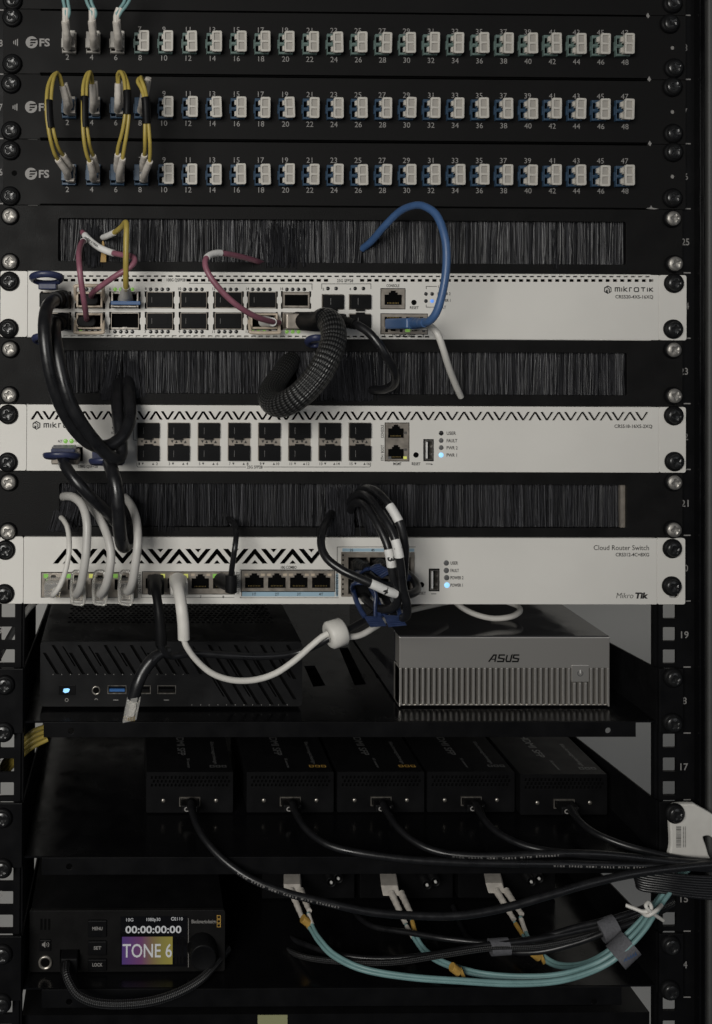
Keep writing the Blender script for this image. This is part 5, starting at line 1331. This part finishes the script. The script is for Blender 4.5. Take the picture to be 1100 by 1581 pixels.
mb = MB(); mb.tube(path((340, 896, 6), (352, 902, 18), (357, 906, 26)), 1, 'plug', n=14, taper=lambda s: 5-.8*s); mb.tube([P(357, 914, 26), P(357, 905, 26), P(357, 888, 25)], 4.0, 'plug', n=14); mb.build('angled_plug', t)

# ---- bundle of four labelled black cables with blue pull tabs
g = 'numbered black cables on the lowest switch'
t, pp = cable('numbered_cable', 'black cable marked 4, looping left then across the other numbered cables', 'cable',
   [(514, 790, -4), (509, 798, 8), (500, 815, 22), (496, 840, 34), (505, 862, 42), (528, 880, 48), (555, 893, 52), (580, 904, 54), (606, 915, 52), (630, 918, 46), (644, 911, 36), (642, 899, 26), (632, 888, 16), (622, 880, 6)], 2.75, 'pvc', group=g)
i0 = int(.52*(len(pp)-1)); i1 = int(.64*(len(pp)-1)); mb = MB(); mb.tube(pp[i0:i1], 3.05, 'label', n=18); lb_ = mb.build('label_sleeve', t); mb = MB(); wrap_text(mb, '4', pp, (i0+i1)//2, 3.1, 4.4, 'print', bold=.04); mb.build('label_number', lb_)
t, pp = cable('numbered_cable', 'black cable marked 3, nearest the middle of the numbered cables', 'cable',
   [(540, 792, -4), (545, 779, 10), (556, 776, 22), (570, 786, 34), (585, 812, 44), (597, 838, 50), (603, 862, 52), (607, 888, 52), (614, 912, 50), (613, 932, 46), (598, 941, 40), (580, 938, 32), (566, 927, 22), (559, 918, 10)], 2.75, 'pvc', group=g)
def cable_label(t, pp, ya, yb, num, flip=False):
    cam_ = [i for i, p in enumerate(pp)]
    ii = [i for i in cam_ if ya <= pxy(pp[i])[1] <= yb and i < len(pp)*.62]
    mb = MB(); mb.tube(pp[ii[0]:ii[-1]+1], 3.05, 'label', n=18); lb_ = mb.build('label_sleeve', t)
    if num: mb = MB(); wrap_text(mb, num, pp, ii[len(ii)//2], 3.1, 4.4, 'print', bold=.04); mb.build('label_number', lb_)
def pxy(p):
    q = Rm.transposed() @ (p-Vector((CX, -CD, CZ))); return PPX+FPX*q.x/q.y, PPY-FPX*q.z/q.y
cable_label(t, pp, 846, 875, '3')
t, pp = cable('numbered_cable', 'black cable marked 1, just right of the cable marked 3', 'cable',
   [(538, 782, -4), (546, 768, 8), (560, 763, 20), (575, 772, 34), (592, 797, 46), (606, 822, 54), (614, 846, 58), (619, 875, 58), (622, 905, 54), (628, 930, 50), (628, 950, 44), (618, 953, 36), (604, 942, 28), (597, 928, 20), (592, 914, 8)], 2.75, 'pvc', group=g)
cable_label(t, pp, 832, 861, '1')
t, pp = cable('numbered_cable', 'black cable with a blank white label, outermost right of the numbered cables', 'cable',
   [(546, 776, -4), (553, 761, 8), (565, 754, 18), (580, 758, 30), (595, 772, 40), (608, 790, 46), (619, 812, 50), (625, 840, 50), (625, 868, 48), (621, 895, 44), (600, 905, 36), (580, 896, 28), (568, 885, 18), (562, 877, 8)], 2.75, 'pvc', group=g)
cable_label(t, pp, 780, 806, None)
# pull tabs of the plugs, each a loop with a ribbed paddle
def ribtab(label, root, paddle, d0, d1):
    """root: two pixel corners where it leaves the plug; paddle: 4 corners in px"""
    t = thing('pull_tab_plug', label, 'cable plug', P(*root[0], d0), 'blue tabbed plugs of the numbered cables')
    q = [P(x, y, d1) for x, y in paddle]; mb = MB(); n = Vector((0, -1.1, 0))
    mb.add(q+[p+n for p in q], [(3, 2, 1, 0), (4, 5, 6, 7)]+[(i, (i+1) % 4, (i+1) % 4+4, i+4) for i in range(4)], 'tab2')
    for k in range(6):
        s = (k+.5)/6; a = q[0].lerp(q[3], s); b2 = q[1].lerp(q[2], s); a, b2 = a.lerp(b2, .06)+n, b2.lerp(a, .06)+n
        mb.tube([a, a.lerp(b2, .5), b2], .45, 'tab2', n=6)
    mb.build('paddle', t, bevel=.25)
    for (x, y), pc_ in zip(root, (q[0], q[1])):
        a = P(x, y, d0); m1 = a.lerp(pc_, .35)+Vector((-1.5 if x < root[1][0] else .5, -5, 0)); m2 = a.lerp(pc_, .75)+Vector((-.5, -2, 0))
        mb = MB(); mb.tube(smooth([a, m1, m2, pc_.lerp((q[0]+q[2])/2, .12)+n*.5], 8), 1.15, 'tab2', n=8, oval=1.6); mb.build('tab_strap', t)
    return t
def plugblock(t, px0, py0, px1, py1, d=11):
    a = RC4(px0, py0, px1, py1, SD); mb = MB(); mb.box(a[0], a[1], -SD-d, 3, a[2], a[3], 'plug'); mb.build('plug', t, bevel=.8)
t = ribtab('blue ribbed pull tab pointing right, upper left plug of the numbered cables', [(552, 882), (556, 876)], [(568, 877), (588, 872), (606, 882), (590, 893)], 14, 30); plugblock(t, 540, 863, 566, 883)
boot_between(t, P(552, 872, 8), P(566, 878, 28), 4.4, 3.3, 'plug', ribs=4)
t = ribtab('blue ribbed pull tab behind the cable marked 1, upper right plug', [(598, 880), (602, 876)], [(606, 884), (628, 882), (641, 896), (618, 898)], 12, 22); plugblock(t, 573, 863, 599, 883)
boot_between(t, P(586, 871, 8), P(600, 878, 26), 4.4, 3.3, 'plug', ribs=4)
t = ribtab('blue ribbed pull tab hanging lowest left under the numbered cables', [(545, 908), (572, 906)], [(561, 951), (588, 951), (597, 966), (572, 968)], 14, 38); plugblock(t, 540, 896, 566, 916)
mb = MB(); mb.tube(path((545, 912, 16), (544, 905, 24), (550, 900, 30), (568, 902, 32), (580, 915, 34), (580, 935, 36), (580, 952, 37)), 1.15, 'tab2', n=8, oval=1.6); mb.build('tab_strap', t)
t = ribtab('blue ribbed pull tab hanging lowest right under the numbered cables', [(578, 908), (604, 908)], [(592, 949), (619, 950), (628, 965), (600, 968)], 14, 38); plugblock(t, 573, 896, 599, 916)

# ================================================================== HDMI cables of the five converter boxes
g = 'black cables plugged into the five converter boxes'
hd = [[(295, 1240, -42), (297, 1256, -30), (312, 1290, -12), (342, 1325, 2), (385, 1356, 12), (440, 1378, 18), (500, 1393, 22), (570, 1408, 24), (640, 1414, 26), (710, 1414, 28), (780, 1402, 28), (850, 1382, 28), (920, 1362, 26), (1000, 1346, 24), (1130, 1332, 22)],
      [(452, 1242, -42), (458, 1258, -30), (476, 1284, -14), (510, 1306, 0), (560, 1318, 8), (640, 1328, 14), (740, 1333, 18), (850, 1334, 20), (950, 1336, 20), (1040, 1338, 20), (1130, 1343, 20)],
      [(592, 1242, -42), (600, 1258, -30), (622, 1286, -14), (660, 1310, 0), (710, 1321, 8), (780, 1322, 14), (860, 1318, 18), (940, 1320, 20), (1040, 1331, 20), (1130, 1340, 20)],
      [(735, 1242, -42), (743, 1258, -30), (764, 1282, -14), (800, 1302, 0), (845, 1314, 10), (910, 1320, 14), (990, 1326, 18), (1060, 1332, 20), (1130, 1336, 20)],
      [(880, 1247, -40), (890, 1262, -28), (915, 1284, -12), (955, 1302, 0), (1000, 1315, 8), (1060, 1328, 14), (1130, 1334, 20)]]
nm = ['leftmost box, sagging lowest across the shelf', 'second box from the left', 'middle box, with white print along it', 'second box from the right', 'rightmost box']
for i, pts in enumerate(hd):
    t, pp = cable('video_cable', 'black video cable from the '+nm[i], 'video cable', pts, 2.35 if i else 2.5, 'pvc', group=g, seg=12)
    b_, x0, x1, z0, z1, d = boxes[i]; xm = (x0+x1)/2
    mb = MB(); mb.box(xm-6.8, xm+6.8, -d-11, -d+2, z0+5.8, z0+11.2, 'plug'); pl = mb.build('plug', t, bevel=.8)
    mb = MB(); vs, fs = glyphs('CCE', .03); a0 = min(v.x for v in vs)
    mb.add([(xm-4.8+(v.x-a0)*5, -d-11.1, z0+6.9+v.y*4.6) for v in vs], fs, 'printgrey'); mb.build('plug_lettering', pl)
    boot_between(t, P(*pts[0][:2], d+6), pp[14], 3.9, 2.6, 'plug', ribs=4)
    if i in (0, 2, 1):
        mb = MB(); s_ = 'HIGH SPEED HDMI CABLE WITH ETHERNET'; k = 0; a_ = {0: .26, 1: .7, 2: .42}[i]; L_ = 0; j = int(a_*(len(pp)-1)); base = j; want = 0
        for ch in s_:
            want += 2.0
            while L_ < want and j < len(pp)-2: L_ += (pp[j+1]-pp[j]).length; j += 1
            if ch == ' ' or j >= len(pp)-2: continue
            ex = (L_-want); T = (pp[j]-pp[j-1]).normalized(); q = [pp[j-1], pp[j]-T*ex, pp[j+1]]
            wrap_text(mb, ch, q, 1, 2.4, 1.25, 'printgrey', bold=.02)
        mb.build('cable_print', t)
# fan of thin dark cables leaving through the white ring
for k in range(9):
    t, pp = cable('thin_cable', 'one of the thin dark cables fanned out under the white plastic ring', 'cable',
       [(945-k*-7, 1338+k*.5, -6), (985, 1343+k*3.4, 4), (1030, 1350+k*3.6, 12), (1075, 1354+k*3.9, 16), (1130, 1356+k*4.1, 18)], 1.15, 'pvc', group='thin dark cables under the white ring', n=10)
# ================================================================== fibre cords of the lowest shelf
aq = [([(452, 1356, -86), (452, 1372, -72)], [(455, 1376), (470, 1415)], [(470, 1418, -44), (480, 1436, -34), (492, 1455, -24), (515, 1478, -12), (560, 1499, 0), (630, 1511, 8), (710, 1517, 14), (790, 1521, 18), (860, 1517, 22), (915, 1501, 24), (955, 1478, 26), (990, 1443, 24), (1015, 1405, 18), (1045, 1365, 8), (1075, 1330, 0)], 'leftmost'),
      ([(601, 1358, -86), (603, 1374, -72)], [(610, 1380), (630, 1425)], [(630, 1428, -44), (641, 1452, -32), (658, 1474, -22), (690, 1492, -10), (740, 1506, 4), (800, 1511, 12), (860, 1508, 18), (912, 1493, 20), (950, 1470, 22), (984, 1437, 20), (1010, 1400, 14), (1040, 1360, 6), (1070, 1325, -2)], 'middle'),
      ([(762, 1354, -86), (765, 1370, -72)], [(772, 1376), (798, 1420)], [(798, 1424, -44), (811, 1449, -32), (830, 1474, -20), (858, 1492, -8), (895, 1492, 6), (930, 1476, 14), (960, 1450, 16), (990, 1420, 14), (1015, 1390, 8), (1045, 1350, 0), (1065, 1320, -8)], 'rightmost')]
for i, (hs, bt_, rt, lb) in enumerate(aq):
    t = thing('fibre_patch_cord', 'aqua duplex cord with white plug, '+lb+' of three on the lowest shelf', 'fibre cable', P(*hs[0]), 'aqua cords of the lowest shelf')
    a, b2 = P(*hs[0]), P(*hs[1]); mb = MB(); mb.obox((a+b2)/2, (b2-a)*.6, Vector((6.6, 0, 0)), Vector((0, 3, 2.2)), 'boot'); mb.build('duplex_clip', t, bevel=.6)
    for k in (0, 1):
        off = k*15-5; p0 = P(bt_[0][0]+off, bt_[0][1], -70); p1 = P(bt_[1][0]+off*.8, bt_[1][1]-(0 if k == 0 else 8), -46)
        boot_between(t, p0, p1, 2.9, 1.9, 'boot', ribs=9)
        rr_ = [(x+(off*.6 if j == 0 else (4 if k else 0)), y-(8 if j == 0 and k else (4 if k else 0)), d) for j, (x, y, d) in enumerate(rt)]
        mb = MB(); mb.tube(path(*rr_), 1.35, 'aqua', n=12); mb.build('strand', t)
        mb = MB(); mb.tube(path(*rr_)[1:9], 1.7, 'ytag' if (i+k) % 2 == 0 else 'boot', n=10); mb.build('marker_sleeve', t)
for (x, y, lb) in ((472, 1422, 'hanging under the leftmost white fibre plug'), (703, 1497, 'lying on the aqua cords in the middle'), (827, 1474, 'under the rightmost white fibre plug')):
    t = thing('cable_tag', 'small yellow clip '+lb, 'cable tag', P(x, y, -20), 'yellow clips on the aqua cords'); c = P(x, y, {472: -38, 703: 6, 827: -14}[x])
    mb = MB(); mb.lathe(c, [(1.4, -3), (3.1, -3), (3.1, 3), (1.4, 3)], 'ytag', 12, axis=Vector((1, 0, -.8)), smooth=False); mb.obox(c+Vector((5, 0, -3)), Vector((.9, 0, .9)), Vector((0, 1.5, 0)), Vector((-1.2, 0, 2.8)), 'ytag'); mb.build('clip', t, bevel=.3)
# velcro strap and white twist tie on the aqua cords, straps on the black cords
def strap(label, a, b2, r, m='velcro', name='cable_strap', oval=1.0):
    t = thing(name, label, 'cable strap', P(*a)); p0, p1 = P(*a), P(*b2)
    mb = MB(); mb.tube([p0.lerp(p1, s/6) for s in range(7)], r, m, n=20, oval=oval); mb.build('band', t)
    return t, p0, p1
t, p0, p1 = strap('grey strap with blue writing around the aqua cords near the right rail', (951, 1479, 21), (975, 1456, 20), 8.0)
mb = MB(); c = (p0+p1)/2
for k in range(5): ribbon(mb, [(c.x-4+k*1.8, c.z-2+k*.9), (c.x-3.2+k*1.7, c.z+.3+k*1.0), (c.x-2.4+k*1.7, c.z-1.4+k*.9)], .45, -c.y+8.25+k*.02, 'inkblue')
mb.build('blue_writing', t)
bk = [[(430, 1452, -60), (445, 1468, -40), (480, 1480, -20), (540, 1486, -8), (610, 1486, 0), (690, 1474, 4), (760, 1464, 6), (830, 1462, 6), (900, 1448, 6), (950, 1431, 6), (1000, 1412, 2), (1050, 1390, -6)],
      [(440, 1445, -60), (470, 1458, -40), (520, 1474, -20), (590, 1481, -8), (670, 1474, 0), (750, 1460, 4), (820, 1452, 4), (890, 1438, 4), (950, 1424, 4), (1005, 1404, 0), (1050, 1384, -8)],
      [(545, 1404, -80), (556, 1418, -60), (580, 1432, -45), (630, 1440, -30), (690, 1450, -14), (760, 1456, -4), (830, 1449, 2), (890, 1432, 4), (950, 1418, 4), (1000, 1400, 0), (1045, 1380, -8)],
      [(700, 1400, -80), (712, 1430, -60), (728, 1452, -36), (770, 1468, -14), (830, 1470, 0), (890, 1456, 6), (945, 1436, 8), (1000, 1416, 4), (1045, 1396, -6)]]
for i, p_ in enumerate(bk):
    t, pp = cable('black_cable', ['finely braided black cable sagging lowest behind the aqua cords', 'smooth black cable directly above the braided one behind the aqua cords', 'black cable looping from behind between the left and middle white fibre plugs', 'black cable dropping steeply between the middle and right white fibre plugs'][i], 'cable', p_, 1.9, 'finebraid' if i == 0 else 'pvc', group='black cables of the lowest shelf')
t, p0, p1 = strap('dark grey strap around the black cables, left of the aqua cords by the rail', (927, 1439, 6), (953, 1430, 6), 7.0)
t, p0, p1 = strap('small grey strap around the black cables in the middle of the lowest shelf', (757, 1463, 3), (786, 1461, 3), 5.2, oval=1.0)
t = thing('twist_tie', 'white knotted tie around the aqua cords just left of the right rail', 'cable tie', P(1003, 1405, 22))
mb = MB(); mb.tube(path((967, 1398, 24), (980, 1403, 27), (995, 1408, 30), (1006, 1402, 31), (1002, 1394, 30), (998, 1400, 32), (1008, 1410, 32), (1024, 1421, 28)), 1.25, 'whitecable', n=10); mb.build('tie', t)
mb = MB(); mb.tube(path((990, 1408, 26), (1000, 1414, 32), (1014, 1406, 32), (1022, 1398, 24)), 1.2, 'whitecable', n=10); mb.build('tie_loop', t)

# ---- recorder cable
t = thing('braided_cable', 'fine black braided cable drooping below the box with the colour screen', 'cable', P(108, 1480, D4))
pp = path((103, 1490, -4), (102, 1503, 6), (108, 1520, 12), (122, 1538, 16), (150, 1549, 18), (190, 1551, 18), (235, 1546, 16), (275, 1533, 10), (308, 1514, 2), (330, 1492, -10), (352, 1465, -30))
mb = MB(); mb.tube(pp, 2.7, 'finebraid', n=18); mb.build('braided_sleeve', t)
mb = MB(); a = RC4(95, 1467, 121, 1492, D4); mb.box(a[0], a[1], -D4-9, -D4+2, a[2], a[3], 'plug'); mb.build('plug', t, bevel=1)
boot_between(t, P(100, 1491, -8), P(105, 1512, 9), 3.8, 3.0, 'plug', ribs=4)
# ---- left edge: yellow cables and white cable behind the rail
for k in range(4):
    t, pp = cable('fibre_cable', 'flat yellow cable behind the left end of the upper shelf lip', 'fibre cable',
       [(72+k*.5, 1121+k*7, -28), (50, 1130+k*8, -24), (30, 1150+k*7, -24), (10, 1172+k*7, -28), (-20, 1200+k*7, -34)], 1.6, 'yellow', group='yellow cables behind the left rail', n=10)
t, pp = cable('network_cable', 'white cable slanting down behind the left rail, beside the black mini computer', 'network cable', [(60, 925, -60), (44, 940, -50), (26, 965, -45), (8, 996, -45), (-10, 1030, -45)], 2.4, 'whitecable')
